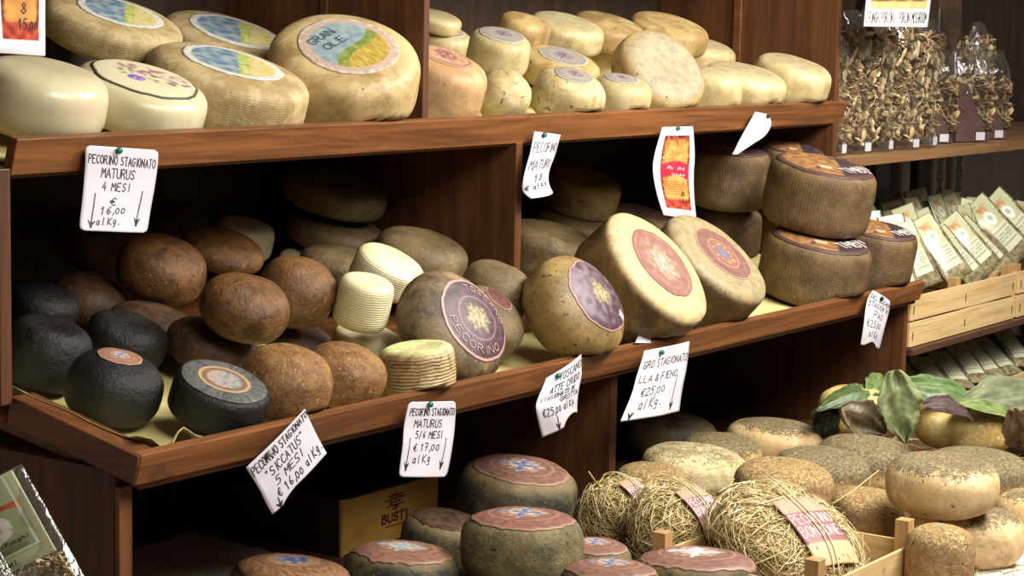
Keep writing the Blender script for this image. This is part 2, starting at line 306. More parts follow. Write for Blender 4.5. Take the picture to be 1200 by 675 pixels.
# ------------------------------------------------------------------ handwriting: single-stroke letters on a 4 x 6 grid
G = {
'A': [[(0,0),(2,6),(4,0)],[(.7,2),(3.3,2)]], 'B': [[(0,0),(0,6),(2.6,6),(3.4,4.8),(2.6,3.3),(0,3.3)],[(2.6,3.3),(3.8,1.7),(2.8,0),(0,0)]],
'C': [[(3.8,5),(2.6,6),(1,5.6),(0,3),(1,.4),(2.6,0),(3.8,1)]], 'D': [[(0,0),(0,6),(2.4,5.6),(3.8,3),(2.4,.4),(0,0)]],
'E': [[(3.6,6),(0,6),(0,0),(3.6,0)],[(0,3.1),(2.8,3.1)]], 'F': [[(3.6,6),(0,6),(0,0)],[(0,3.1),(2.8,3.1)]],
'G': [[(3.8,5),(2.6,6),(1,5.6),(0,3),(1,.4),(2.8,0),(3.8,1.4),(3.8,2.8),(2.4,2.8)]], 'H': [[(0,0),(0,6)],[(3.8,0),(3.8,6)],[(0,3),(3.8,3)]],
'I': [[(1.5,0),(1.5,6)]], 'K': [[(0,0),(0,6)],[(3.6,6),(0,2.6),(3.8,0)]], 'L': [[(0,6),(0,0),(3.4,0)]],
'M': [[(0,0),(.3,6),(2,2.4),(3.8,6),(4.1,0)]], 'N': [[(0,0),(0,6),(3.8,0),(3.8,6)]],
'O': [[(2,6),(.5,5),(0,3),(.6,.8),(2,0),(3.4,.9),(4,3),(3.4,5.2),(2,6)]], 'P': [[(0,0),(0,6),(2.6,6),(3.7,4.6),(2.6,3),(0,3)]],
'R': [[(0,0),(0,6),(2.6,6),(3.6,4.7),(2.6,3.2),(0,3.2)],[(1.6,3.2),(3.9,0)]], 'S': [[(3.6,5.2),(2.2,6),(.5,5.3),(.6,3.8),(3.1,2.5),(3.5,1),(2,0),(.1,.7)]],
'T': [[(0,6),(4,6)],[(2,6),(2,0)]], 'U': [[(0,6),(0,1.5),(1.2,0),(2.8,0),(3.8,1.5),(3.8,6)]], 'V': [[(0,6),(2,0),(4,6)]],
'Z': [[(0,6),(3.8,6),(0,0),(3.8,0)]], 'Q': [[(2,6),(0,3),(2,0),(4,3),(2,6)],[(2.4,1.6),(4,-.4)]],
'0': [[(1.8,4.6),(.4,3.6),(.3,1.2),(1.8,0),(3.3,1.2),(3.2,3.6),(1.8,4.6)]], '1': [[(.6,4.2),(2,6),(2,0)]], '2': [[(.3,5),(1.6,6),(3.2,5),(2.8,3.4),(.2,0),(3.8,0)]],
'3': [[(.4,5.6),(2,6),(3.2,4.8),(1.6,3.2),(3.4,1.8),(2,0),(.2,.6)]], '4': [[(2.4,6),(.2,2.2),(3.6,2.2)],[(2.6,3.6),(2.6,0)]],
'5': [[(3.6,6),(.8,6),(.5,3.5),(2.4,3.8),(3.6,2),(2.4,0),(.3,.4)]], '6': [[(3,6),(.8,3.8),(.3,1.4),(1.8,0),(3.4,1.4),(2,3),(.6,2)]],
'7': [[(.2,6),(3.6,6),(1.2,0)],[(.9,3),(3,3)]], '8': [[(2,3.2),(.6,4.6),(2,6),(3.4,4.6),(2,3.2),(.3,1.6),(2,0),(3.7,1.6),(2,3.2)]],
'9': [[(3.3,4.4),(2,3),(.6,4.4),(2,6),(3.4,4.8),(3,2),(1.4,0)]],
',': [[(1.4,.8),(1,-1)]], '.': [[(1.3,.2),(1.7,.5),(1.4,0)]], '/': [[(.4,-.5),(3.2,6.3)]], '-': [[(.6,3),(3,3)]], '"': [[(1,6),(1,4.8)],[(2.2,6),(2.2,4.8)]],
"'": [[(1.4,6),(1,4.6)]], '&': [[(3.9,1.8),(2.4,0),(.9,0),(.2,1.4),(2.8,4.6),(2,6),(1,5.2),(1.4,3.6),(3.8,0)]],
'€': [[(3.8,5),(2.6,6),(1.4,5.2),(.9,3),(1.5,.7),(2.8,0),(3.8,1)],[(0,3.6),(2.8,3.6)],[(0,2.4),(2.6,2.4)]],
'a': [[(3,3.6),(1.4,4),(.4,2.4),(.9,.3),(2.2,.3),(3,1.6),(3,4),(3.2,0)]], 'l': [[(1.4,6),(1.4,0)]],
'g': [[(3,3.6),(1.4,4),(.4,2.4),(1.4,.6),(3,1.8),(3,4),(2.8,-1.6),(.6,-1.8)]], 'u': [[(.2,4),(.3,.8),(1.6,0),(3,1.2)],[(3,4),(3.2,0)]],
'n': [[(.2,0),(.2,4)],[(.2,2.8),(1.6,4),(3,3.2),(3.1,0)]], 'h': [[(.2,0),(.2,6)],[(.2,2.8),(1.6,4),(3,3.2),(3.1,0)]], 'i': [[(1.4,4),(1.4,0)],[(1.3,5.4),(1.5,5.6)]],
'e': [[(.4,2.2),(3.1,2.3),(2.6,3.8),(1.2,3.8),(.3,2),(1.4,0),(3,.6)]], 'c': [[(3,3.4),(1.6,4),(.4,2.4),(1,.3),(3,.5)]], 'o': [[(1.7,4),(.3,2),(1.7,0),(3.1,2),(1.7,4)]],
'r': [[(.4,0),(.4,4)],[(.4,2.6),(1.6,4),(2.8,3.8)]], 't': [[(1.4,5.6),(1.5,.4),(2.8,.1)],[(.2,4),(2.8,4)]], 's': [[(2.8,3.6),(1.4,4),(.5,3),(2.6,1.2),(1.6,0),(.3,.4)]],
'v': [[(.2,4),(1.6,0),(3,4)]], 'z': [[(.3,4),(2.9,4),(.3,0),(3,0)]], 'm': [[(0,0),(.1,4)],[(.1,3),(1.2,4),(2,3),(2,0)],[(2,3),(3.2,4),(4,3),(4,0)]],
' ': []}
ADV = {'I': 3.0, ',': 2.4, '.': 2.4, "'": 2.4, 'l': 2.8, 'i': 2.8, ' ': 3.4}
def text_paths(s, jit=.0, rnd=None):
    x = 0; out = []
    for ch in s:
        for st in G.get(ch, []):
            out.append([(x+a+(rnd.uniform(-jit, jit) if rnd else 0), b+(rnd.uniform(-jit, jit) if rnd else 0)) for a, b in st])
        x += ADV.get(ch, 5.3)
    return out, max(x-1.3, 1)
def ribbon(mb, pts, normal_fn, w):
    """flat ink stroke with a little body following 3D points"""
    n = len(pts)
    if n < 2: return
    vs = []
    for i, p in enumerate(pts):
        d = pts[min(i+1, n-1)]-pts[max(i-1, 0)]
        if d.length < 1e-9: d = Vector((1, 0, 0))
        d.normalize(); nn = normal_fn(i); a = nn.cross(d).normalized()*w*.5
        e = d*(w*.4) * (-1 if i == 0 else 1 if i == n-1 else 0)
        vs += [p+a+e, p-a+e]
    mb.add(vs, [(2*i, 2*i+1, 2*i+3, 2*i+2) for i in range(n-1)])

class Card:
    """bent sheet between two edge curves given in metres"""
    def __init__(s, L, Rr, belly=.0, seed=0, corner=.0):
        s.L = [Vector(p) for p in L]; s.R = [Vector(p) for p in Rr]; s.belly = belly; s.seed = seed; s.corner = corner
    def _c(s, P, t):
        n = len(P)-1; x = clamp(t)*n; i = min(int(x), n-1); f = x-i
        p0 = P[max(i-1, 0)]; p1 = P[i]; p2 = P[i+1]; p3 = P[min(i+2, n)]
        return .5*((2*p1)+(p2-p0)*f+(2*p0-5*p1+4*p2-p3)*f*f+(3*p1-p0-3*p2+p3)*f**3)
    def P(s, a, t, lift=0):
        p = s._c(s.L, t).lerp(s._c(s.R, t), a)
        off = -s.belly*math.sin(math.pi*a)*(.35+.65*t) + .003*nz((a*2, t*2, 0), 1.4, s.seed)*min(1, t*4)
        return p + Vector((0, off-lift, 0))
    def nrm(s, a, t):
        e = .01; d1 = s.P(min(a+e, 1), t)-s.P(max(a-e, 0), t); d2 = s.P(a, min(t+e, 1))-s.P(a, max(t-e, 0))
        n = d1.cross(d2)
        if n.length < 1e-12: return Vector((0, -1, 0))
        n.normalize(); return n if n.y < 0 else -n
    def sheet(s, name, mat, parent=None, nu=20, nv=28, colf=None, th=.0006, a0=0, a1=1, t0=0, t1=1, lift=0, notch=None):
        vs = []; cols = []
        for j in range(nv+1):
            t = t0+(t1-t0)*j/nv; ins = 0
            if s.corner:
                q = min(t, 1-t)/s.corner
                if q < 1: ins = .6*s.corner*(1-math.sqrt(max(0, 1-(1-q)**2)))
            for i in range(nu+1):
                a = a0+(a1-a0)*i/nu; a = ins+a*(1-2*ins)
                tt = t
                if notch and t > .8: tt = t-(t-.8)*notch(a)
                vs.append(s.P(a, tt)-Vector((0, lift, 0)))
                if colf: cols.append(colf(i/nu, j/nv))
        W = nu+1; fs = [(j*W+i, (j+1)*W+i, (j+1)*W+i+1, j*W+i+1) for j in range(nv) for i in range(nu)]
        org = vs[0].copy()
        me = mesh(name, [v-org for v in vs], fs, cols or None)
        o = link(name, me, mat, parent); 
        o.location = org; WT[o.name] = org
        so = o.modifiers.new('thickness', 'SOLIDIFY'); so.thickness = th; so.offset = 1
        return o
    def strokes(s, mb, paths, w, lift=.0012):
        for st in paths:
            pts = []; ns = []
            for k in range(len(st)-1):
                (a0, t0), (a1, t1) = st[k], st[k+1]; m_ = 3
                for q in range(m_ + (1 if k == len(st)-2 else 0)):
                    f = q/m_; a = a0+(a1-a0)*f; t = t0+(t1-t0)*f; n = s.nrm(a, t); pts.append(s.P(a, t)+n*lift); ns.append(n)
            ribbon(mb, pts, lambda i: ns[i], w)
    def write(s, mb, txt, a0, a1, tb, h, slope=0., w=.0011, jit=.22, italic=.1, seed=1):
        rnd = random.Random(seed); paths, W = text_paths(txt, jit, rnd)
        s.strokes(mb, [[(a0+(x+italic*y)/W*(a1-a0), tb-y/6*h+slope*(x/W)) for x, y in st] for st in paths], w)

# ------------------------------------------------------------------ cheeses
TAB = {
 'U1': (2.6218, 2.834, 1.443, 0.2406, 0.1318, -0.007, -0.2397, 0.9708, 3.3),
 'U2': (2.8706, 2.8337, 1.4359, 0.2579, 0.1006, -0.0067, -0.3376, 0.9413, 3.8),
 'U3': (3.1488, 2.8662, 1.4507, 0.3343, 0.1188, -0.002, -0.3201, 0.9474, 4.5),
 'U4': (3.4637, 2.821, 1.4783, 0.3245, 0.154, -0.3368, -0.4052, 0.8499, 4.2),
 'U5': (3.7976, 2.8161, 1.4476, 0.2093, 0.1489, -0.0337, -0.4091, 0.9119, 5.0),
 'U6': (4.0387, 2.8078, 1.4245, 0.1277, 0.1277, -0.0638, -0.6497, 0.7575, 2.3),
 'U7': (4.2615, 2.7689, 1.419, 0.1801, 0.1242, -0.1269, -0.3501, 0.9281, 3.0),
 'U8': (4.5011, 2.7684, 1.4105, 0.1558, 0.1128, -0.0896, -0.2661, 0.9598, 3.3),
 'U9': (4.7289, 2.7983, 1.4661, 0.2587, 0.1164, -0.2604, -0.7487, 0.6097, 3.4),
 'U10': (4.9983, 2.7817, 1.4191, 0.1588, 0.1282, -0.0764, -0.2108, 0.9745, 3.3),
 'U11': (5.2227, 2.8062, 1.4314, 0.2394, 0.1062, -0.0508, -0.2703, 0.9614, 3.6),
 'U12': (5.4525, 2.7774, 1.444, 0.2268, 0.1258, -0.0445, -0.2999, 0.9529, 4.2),
 'U13': (3.1046, 3.1422, 1.565, 0.2908, 0.0803, -0.0279, -0.3557, 0.9342, 4.5),
 'U14': (3.4512, 3.1445, 1.5372, 0.284, 0.071, -0.0424, -0.3506, 0.9356, 4.5),
 'U15': (4.3404, 3.2083, 1.5221, 0.1461, 0.1071, -0.1432, -0.288, 0.9469, 4.2),
 'U16': (4.2417, 2.9644, 1.5208, 0.155, 0.1023, -0.1316, -0.3103, 0.9415, 4.2),
 'U17': (4.4861, 2.9441, 1.4779, 0.2074, 0.0798, -0.1085, -0.3429, 0.9331, 4.2),
 'U18': (4.764, 3.1821, 1.5206, 0.2021, 0.0981, -0.0688, -0.3236, 0.9437, 4.2),
 'U19': (4.7161, 3.0773, 1.5686, 0.2055, 0.0795, -0.0788, -0.3271, 0.9417, 4.2),
 'U20': (5.0521, 3.157, 1.5716, 0.21, 0.0808, -0.0859, -0.3259, 0.9415, 4.2),
 'U21': (5.0948, 3.216, 1.498, 0.1275, 0.1041, -0.0749, -0.3198, 0.9445, 4.2),
 'U22': (5.2742, 3.0891, 1.5697, 0.2355, 0.0853, -0.0951, -0.323, 0.9416, 4.2),
 'U23': (5.4687, 3.0806, 1.5044, 0.1925, 0.096, -0.0475, -0.2935, 0.9548, 4.2),
 'U24': (4.5291, 3.0892, 1.5693, 0.14, 0.0895, -0.072, -0.3288, 0.9417, 4.2),
 'U25': (4.3104, 3.2038, 1.5924, 0.1246, 0.0448, -0.0617, -0.3338, 0.9406, 4.2),
 'B1': (2.6306, 2.8307, 0.9799, 0.157, 0.132, 0.0877, -0.2873, 0.9538, 3.0),
 'B2': (2.6087, 2.638, 0.9415, 0.1728, 0.1256, 0.0164, -0.2763, 0.9609, 2.6),
 'B3': (2.7345, 2.5049, 0.921, 0.1747, 0.0777, -0.0078, -0.372, 0.9282, 7.0),
 'B4': (2.8413, 2.8386, 0.9811, 0.1597, 0.0883, 0.0764, -0.3449, 0.9355, 3.0),
 'B5': (2.8512, 3.0853, 1.0218, 0.1509, 0.0826, 0.0711, -0.2997, 0.9514, 3.0),
 'C1': (3.114, 3.0117, 1.0786, 0.1876, 0.1279, -0.0042, -0.34, 0.9404, 2.5),
 'C2': (3.3487, 3.0589, 1.0944, 0.1835, 0.0731, -0.0227, -0.3421, 0.9394, 2.5),
 'C3': (2.9937, 2.6747, 1.0422, 0.1751, 0.1182, -0.0061, -0.3264, 0.9452, 2.5),
 'C4': (3.2278, 2.7444, 1.0451, 0.1602, 0.1394, 0.0261, -0.3895, 0.9206, 2.5),
 'C5': (2.8949, 2.4853, 0.9251, 0.1707, 0.1465, 0.0148, -0.3043, 0.9525, 2.5),
 'C6': (3.0924, 2.5065, 0.9156, 0.1607, 0.1198, -0.0002, -0.3036, 0.9528, 2.5),
 'C7': (3.0047, 2.9306, 0.9736, 0.1885, 0.0828, 0.0197, -0.3249, 0.9455, 2.5),
 'C8': (2.9882, 2.7567, 0.9611, 0.1789, 0.0883, 0.0143, -0.3183, 0.9479, 2.5),
 'C9': (3.1013, 3.2011, 1.1296, 0.1613, 0.1238, -0.0021, -0.3504, 0.9366, 2.5),
 'C10': (3.3701, 3.214, 1.1468, 0.1409, 0.0742, -0.0247, -0.3516, 0.9358, 2.5),
 'C11': (3.2727, 2.7759, 0.9349, 0.1452, 0.0624, -0.0043, -0.3151, 0.949, 2.5),
 'W1': (3.5945, 3.2151, 1.0904, 0.1362, 0.08, -0.0111, -0.2884, 0.9575, 5.0),
 'W2': (3.7178, 3.1343, 1.0125, 0.1383, 0.0797, -0.0095, -0.2775, 0.9607, 5.0),
 'W3': (3.5684, 2.7788, 1.0509, 0.157, 0.0808, 0.0425, -0.4706, 0.8813, 5.0),
 'W4': (3.3009, 2.6287, 1.0268, 0.114, 0.1043, -0.033, -0.2843, 0.9582, 6.0),
 'W5': (3.398, 2.7001, 0.9212, 0.1397, 0.0631, -0.0211, -0.2161, 0.9761, 6.0),
 'W6': (3.2584, 2.4541, 0.9096, 0.1468, 0.1088, -0.0869, 0.058, 0.9945, 6.0),
 'D1': (3.8104, 3.1268, 1.1883, 0.2517, 0.0805, 0.0185, -0.2922, 0.9562, 3.6),
 'D2': (3.8122, 3.1218, 1.0936, 0.2403, 0.0727, 0.0332, -0.2817, 0.9589, 3.6),
 'D3': (3.8244, 2.8829, 1.0503, 0.2204, 0.1148, -0.014, -0.3013, 0.9534, 3.6),
 'D4': (3.8589, 3.1289, 1.012, 0.1392, 0.0903, 0.0017, -0.3027, 0.9531, 3.6),
 'T1': (3.4461, 2.5136, 0.9664, 0.2591, 0.1295, -0.0421, -0.8322, 0.5528, 2.6),
 'T2': (3.7798, 2.6413, 0.9974, 0.1605, 0.1342, 0.0287, -0.3562, 0.934, 3.0),
 'T3': (3.6508, 2.5654, 0.9572, 0.1692, 0.1015, 0.0666, -0.7099, 0.7012, 2.8),
 'T4': (3.8347, 2.4647, 0.9713, 0.2515, 0.1509, -0.0035, -0.8191, 0.5736, 2.7),
 'T5': (4.1596, 2.4887, 1.0031, 0.322, 0.1417, 0.0538, -0.7582, 0.6498, 8.0),
 'T6': (4.5042, 2.5163, 0.9874, 0.3049, 0.1463, 0.0343, -0.6643, 0.7467, 8.0),
 'E1': (4.4719, 2.9557, 1.0068, 0.2452, 0.1347, 0.0054, -0.2711, 0.9625, 5.0),
 'E2': (4.9452, 3.1653, 1.1226, 0.2255, 0.1185, -0.0225, -0.2857, 0.9581, 4.5),
 'E3': (4.9197, 3.1645, 1.0231, 0.2309, 0.094, -0.0081, -0.2765, 0.961, 4.5),
 'E4': (5.1415, 3.0842, 1.0147, 0.2168, 0.1072, -0.019, -0.2742, 0.9615, 4.5),
 'F1': (5.2797, 2.8777, 1.1688, 0.231, 0.175, -0.0423, -0.1088, 0.9932, 6.0),
 'F2': (5.3663, 2.9216, 1.0035, 0.197, 0.1435, -0.0211, -0.0942, 0.9953, 6.0),
 'F3': (5.1972, 2.5496, 1.1431, 0.2994, 0.1858, -0.035, -0.2091, 0.9773, 6.0),
 'F4': (5.1415, 2.5265, 0.9504, 0.299, 0.1761, -0.0441, -0.2066, 0.9774, 6.0),
 'F5': (5.45, 2.4926, 0.9587, 0.2282, 0.1739, -0.0563, -0.206, 0.9769, 6.0),
 'F6': (5.4706, 2.7808, 1.2062, 0.1963, 0.1027, -0.0584, -0.1885, 0.9803, 6.0),
 'G1': (3.7109, 2.5198, 0.571, 0.2647, 0.1368, -0.0215, -0.1491, 0.9886, 3.5),
 'G2': (3.3674, 2.2715, 0.561, 0.2447, 0.1413, 0.0303, 0.0062, 0.9995, 3.5),
 'G3': (3.4952, 2.5554, 0.5024, 0.1911, 0.114, 0.0423, -0.1586, 0.9864, 3.5),
 'G4': (3.2089, 2.4534, 0.504, 0.2288, 0.123, 0.0709, -0.0225, 0.9972, 3.5),
 'G5': (2.9608, 2.5274, 0.5096, 0.2338, 0.1325, 0.0874, -0.0246, 0.9959, 3.5),
 'G6': (3.5582, 2.2236, 0.4921, 0.1582, 0.1036, 0.024, -0.0285, 0.9993, 3.5),
 'G7': (3.5194, 1.9607, 0.5072, 0.2521, 0.1297, 0.0505, 0.0397, 0.9979, 3.5),
 'G8': (3.3073, 2.0269, 0.522, 0.195, 0.1221, 0.0596, 0.0361, 0.9976, 3.5),
 'H1': (3.834, 2.3397, 0.5251, 0.1623, 0.1623, -0.0509, -0.5088, 0.8594, 2.4),
 'H2': (3.7915, 2.156, 0.5372, 0.2177, 0.1559, -0.0657, -0.4998, 0.8636, 2.4),
 'H3': (3.7924, 1.8981, 0.5497, 0.3158, 0.1414, -0.0926, -0.4845, 0.8699, 2.4),
 'I1': (4.7998, 2.7699, 0.5028, 0.2579, 0.1216, 0.0458, -0.0514, 0.9976, 3.0),
 'I2': (4.943, 2.5284, 0.4974, 0.2569, 0.1115, 0.0211, -0.0536, 0.9983, 3.0),
 'I3': (4.6988, 2.5547, 0.4958, 0.2129, 0.1053, 0.0129, -0.0626, 0.998, 3.0),
 'I4': (4.4632, 2.5032, 0.5051, 0.2659, 0.111, 0.0209, -0.0607, 0.9979, 3.0),
 'I5': (4.2395, 2.4927, 0.4991, 0.1732, 0.1069, 0.0321, -0.0587, 0.9978, 3.6),
 'I6': (4.3207, 2.1801, 0.5314, 0.2342, 0.1222, -0.008, -0.0633, 0.998, 3.0),
 'I7': (4.5407, 2.1911, 0.5212, 0.239, 0.1257, 0.0117, -0.0502, 0.9987, 3.0),
 'I8': (4.7685, 2.182, 0.5102, 0.2519, 0.1387, 0.0039, -0.0499, 0.9987, 3.0),
 'I9': (4.1665, 1.7256, 0.6299, 0.2406, 0.128, -0.0458, -0.0231, 0.9987, 2.8),
 'I10': (4.8647, 1.925, 0.5031, 0.2592, 0.1251, -0.0011, -0.0387, 0.9992, 3.0),
 'I11': (4.2605, 1.7016, 0.5046, 0.2527, 0.1288, 0.0229, -0.0237, 0.9995, 3.0),
 'I12': (4.2301, 1.9226, 0.5086, 0.1716, 0.1362, -0.0029, -0.0473, 0.9989, 3.6),
 'I13': (3.9265, 1.623, 0.5284, 0.1421, 0.1421, 0.0064, -0.0305, 0.9995, 3.6),
 'I14': (4.5293, 1.6476, 0.502, 0.1851, 0.124, 0.0107, -0.0231, 0.9997, 3.0),
 'I15': (3.9933, 1.7001, 0.4754, 0.0709, 0.0709, 0.0132, -0.0292, 0.9995, 3.6),
 'L1': (5.2323, 2.1084, 0.5488, 0.27, 0.1222, -0.0004, -0.0453, 0.999, 3.0),
 'L2': (5.0881, 2.3647, 0.5771, 0.2, 0.1334, 0.0028, -0.0564, 0.9984, 3.0),
 'L3': (5.5368, 1.9681, 0.5129, 0.25, 0.137, -0.0061, -0.0383, 0.9992, 3.0),
 'C12': (3.0025, 3.1073, 1.0125, 0.1624, 0.1008, 0.0611, -0.3001, 0.9519, 2.5),
 'D6': (3.6618, 2.9814, 1.0352, 0.1966, 0.0813, 0.0455, -0.2725, 0.9611, 3.0),
}
def prof(R, H, p, n=26):
    d = []
    for i in range(401):
        a = -math.pi/2+math.pi*i/400; ca = max(0, math.cos(a)); sa = math.sin(a)
        d.append((R*ca**(2/p), H*math.copysign(abs(sa)**(2/p), sa)))
    L = [0]
    for i in range(400): L.append(L[-1]+math.hypot(d[i+1][0]-d[i][0], d[i+1][1]-d[i][1]))
    out = []; j = 0
    for k in range(n+1):
        q = L[-1]*k/n
        while j < 399 and L[j+1] < q: j += 1
        f = (q-L[j])/max(1e-9, L[j+1]-L[j]); out.append((d[j][0]+(d[j+1][0]-d[j][0])*f, d[j][1]+(d[j+1][1]-d[j][1])*f))
    return out
class Wheel:
    def __init__(s, key, amp=.012, dimple=0., taper=0., lump=1.6):
        x, y, z, D, H, a, b, c, p = TAB[key]
        s.key = key; s.P = Vector((x, y, z)); s.R = D/2; s.H = H/2; s.n = Vector((a, b, c)).normalized(); s.p = p
        s.amp = amp; s.dimple = dimple; s.taper = taper; s.lump = lump; s.seed = (sum(ord(q)*(i+3) for i, q in enumerate(key)) % 97)
        xa = (CX - s.n*CX.dot(s.n)).normalized(); ya = s.n.cross(xa)
        s.mw = Matrix(((xa.x, ya.x, s.n.x, x), (xa.y, ya.y, s.n.y, y), (xa.z, ya.z, s.n.z, z), (0, 0, 0, 1)))
    def warp(s, v):
        v = Vector(v); q = math.hypot(v.x, v.y)/s.R
        k = 1 + s.amp*2.2*nz(v/s.R, s.lump, s.seed) + s.amp*.5*nz(v/s.R, 5, s.seed+3)
        if s.taper: k2 = 1+s.taper*(-v.z/s.H); v = Vector((v.x*k2, v.y*k2, v.z))
        if s.dimple and v.z > 0: v.z -= s.dimple*s.H*max(0, 1-(q/.75)**2)
        return v*k
    def top(s, x, y, lift=.0012):
        q = min(math.hypot(x, y)/s.R, .999); z = s.H*(1-q**s.p)**(1/s.p)
        v = s.warp((x, y, z)); return v + Vector((x/s.R*.3, y/s.R*.3, 1)).normalized()*lift
    def rest(s, g):
        """the soft rind settles on the shelf, against the lip and the uprights"""
        k = s.key[0]; t10 = math.tan(R_(10)); g = g.copy()
        if k == 'U':
            if g.z < 1.390: g.y = max(g.y, 2.717+(1.385-g.z)*.21)
            g.z = max(g.z, 1.334+(g.y-2.712)*t10+.0065); g.x = min(g.x, 5.571); g.y = min(g.y, 3.306)
            if g.y > 2.732: g.x = min(g.x, 3.622) if s.key in ('U1', 'U2', 'U3', 'U4', 'U13', 'U14') else max(g.x, 3.655)
        elif k in 'BCWDTEF':
            if g.z < .886: g.y = max(g.y, 2.427+(.880-g.z)*.21)
            g.z = max(g.z, .832+(g.y-2.424)*t10+.0075); g.x = min(g.x, 5.571 if g.y > 2.7 else 9); g.y = min(g.y, 3.306)
            if g.y > 2.698: g.x = min(g.x, 3.941) if k in 'BCWD' or s.key == 'T3' else max(g.x, 3.973) if k in 'EF' else g.x
        else: g.z = max(g.z, .4405)
        return g
    def build(s, name, mat, label, cat, group, seg=72, n=34):
        pr = prof(s.R, s.H, s.p, n); vs = [s.warp((0, 0, -s.H))]; fs = []
        for (r, z) in pr[1:-1]:
            for j in range(seg):
                t_ = 2*math.pi*j/seg; vs.append(s.warp((r*math.cos(t_), r*math.sin(t_), z)))
        vs.append(s.warp((0, 0, s.H))); m_ = n-1
        for j in range(seg): fs.append((0, 1+(j+1) % seg, 1+j))
        for i in range(m_-1):
            for j in range(seg): a = 1+i*seg; fs.append((a+j, a+(j+1) % seg, a+seg+(j+1) % seg, a+seg+j))
        a = 1+(m_-1)*seg
        for j in range(seg): fs.append((a+j, a+(j+1) % seg, len(vs)-1))
        inv = s.mw.inverted(); vs = [inv @ s.rest(s.mw @ v) for v in vs]
        s.o = link(name, mesh(name, vs, fs), mat); s.o.matrix_world = s.mw
        tag(s.o, label, cat, group); return s
    def disc(s, name, colf, r, ox=0, oy=0, wob=.02, nr=26, ns=110, label=None, mat='label', sx=1, sy=1, lift=.0014):
        """paper label lying on the top face; r is a share of the wheel's radius"""
        vs = []; cols = []; fs = []
        for i in range(nr+1):
            q = i/nr
            for j in range(ns):
                t_ = 2*math.pi*j/ns; rr = q*r*s.R*(1+wob*q*(2.2*nz((math.cos(t_), math.sin(t_), 0), 2.2, s.seed)+1.2*nz((math.cos(t_), math.sin(t_), 1), 8, s.seed)))
                x = ox*s.R+rr*math.cos(t_)*sx; y = oy*s.R+rr*math.sin(t_)*sy
                vs.append(s.top(x, y, lift)); cols.append(colf(q*math.cos(t_), q*math.sin(t_)))
        for i in range(nr):
            for j in range(ns): fs.append((i*ns+j, i*ns+(j+1) % ns, (i+1)*ns+(j+1) % ns, (i+1)*ns+j))
        o = link(name, mesh(name, vs, fs, cols), mat, s.o, local=True)
        so = o.modifiers.new('thickness', 'SOLIDIFY'); so.thickness = .0008; so.offset = 1
        if label: o['label'] = label
        s.lab = o; return o
    def letters(s, txt, r0, ang0, ang1, h, w, mat, ox=0, oy=0, name='lettering', flip=False, parent=None):
        paths, W = text_paths(txt); mb = MB()
        for st in paths:
            pts = []
            for k in range(len(st)-1):
                for q in range(4):
                    f = q/3; x = st[k][0]+(st[k+1][0]-st[k][0])*f; y = st[k][1]+(st[k+1][1]-st[k][1])*f
                    a = ang0+(ang1-ang0)*x/W; rr = (r0+(y/6-.5)*h*(-1 if flip else 1))*s.R
                    pts.append(s.top(ox*s.R+rr*math.cos(a), oy*s.R+rr*math.sin(a), .0032))
            ribbon(mb, pts, lambda i: Vector((0, 0, 1)), w)
        o = link(name, mesh(name, mb.v, mb.f), mat, parent or s.lab, local=True); return o
    def line_text(s, txt, x0, y0, x1, y1, h, w, mat, name='lettering'):
        paths, W = text_paths(txt); mb = MB(); d = Vector((x1-x0, y1-y0, 0)); u = Vector((-d.y, d.x, 0)).normalized()
        for st in paths:
            pts = []
            for k in range(len(st)-1):
                for q in range(4):
                    f = q/3; x = st[k][0]+(st[k+1][0]-st[k][0])*f; y = st[k][1]+(st[k+1][1]-st[k][1])*f
                    p = Vector((x0, y0, 0))+d*(x/W)+u*(y/6*h); pts.append(s.top(p.x*s.R, p.y*s.R, .0032))
            ribbon(mb, pts, lambda i: Vector((0, 0, 1)), w)
        return link(name, mesh(name, mb.v, mb.f), mat, s.lab, local=True)

# ------------------------------------------------------------------ room
def struct(name, lo, hi, mat):
    mb = MB(); mb.box(lo, hi); o = mb.build(name, mat); o['kind'] = 'structure'; return o
struct('floor', (-1.5, -1.5, -.1), (9.5, 3.5, 0), 'floor')
struct('wall_back', (-1.5, 3.34, 0), (9.5, 3.46, 3.1), 'wall')
struct('wall_right', (9.4, -1.5, 0), (9.5, 3.34, 3.1), 'wall')

TU = R_(12)
def slab(mb, x0, x1, y0, z0, depth, th, tilt):
    """board whose front top edge runs along X at (y0, z0), rising backwards"""
    m_ = Matrix.Translation((0, y0, z0)) @ Matrix.Rotation(tilt, 4, 'X')
    mb.box((x0, 0, -th), (x1, depth, 0), m_)
unit = empty('display_shelving', (4.0, 2.9, 0))
tag(unit, 'long brown stained wooden cheese display shelving with two sloping shelves', 'shelving')
def up(name, mat, fn, bev=.002):
    mb = MB(); fn(mb); return mb.build(name, mat, unit, bevel=bev)
# shelf boards
up('shelf_board', 'shelf_wood', lambda m_: slab(m_, 2.20, 5.60, 2.712, 1.334, .605, .018, R_(10)))
up('shelf_board', 'shelf_wood', lambda m_: slab(m_, 2.458, 5.60, 2.424, .832, .90, .018, R_(10)))
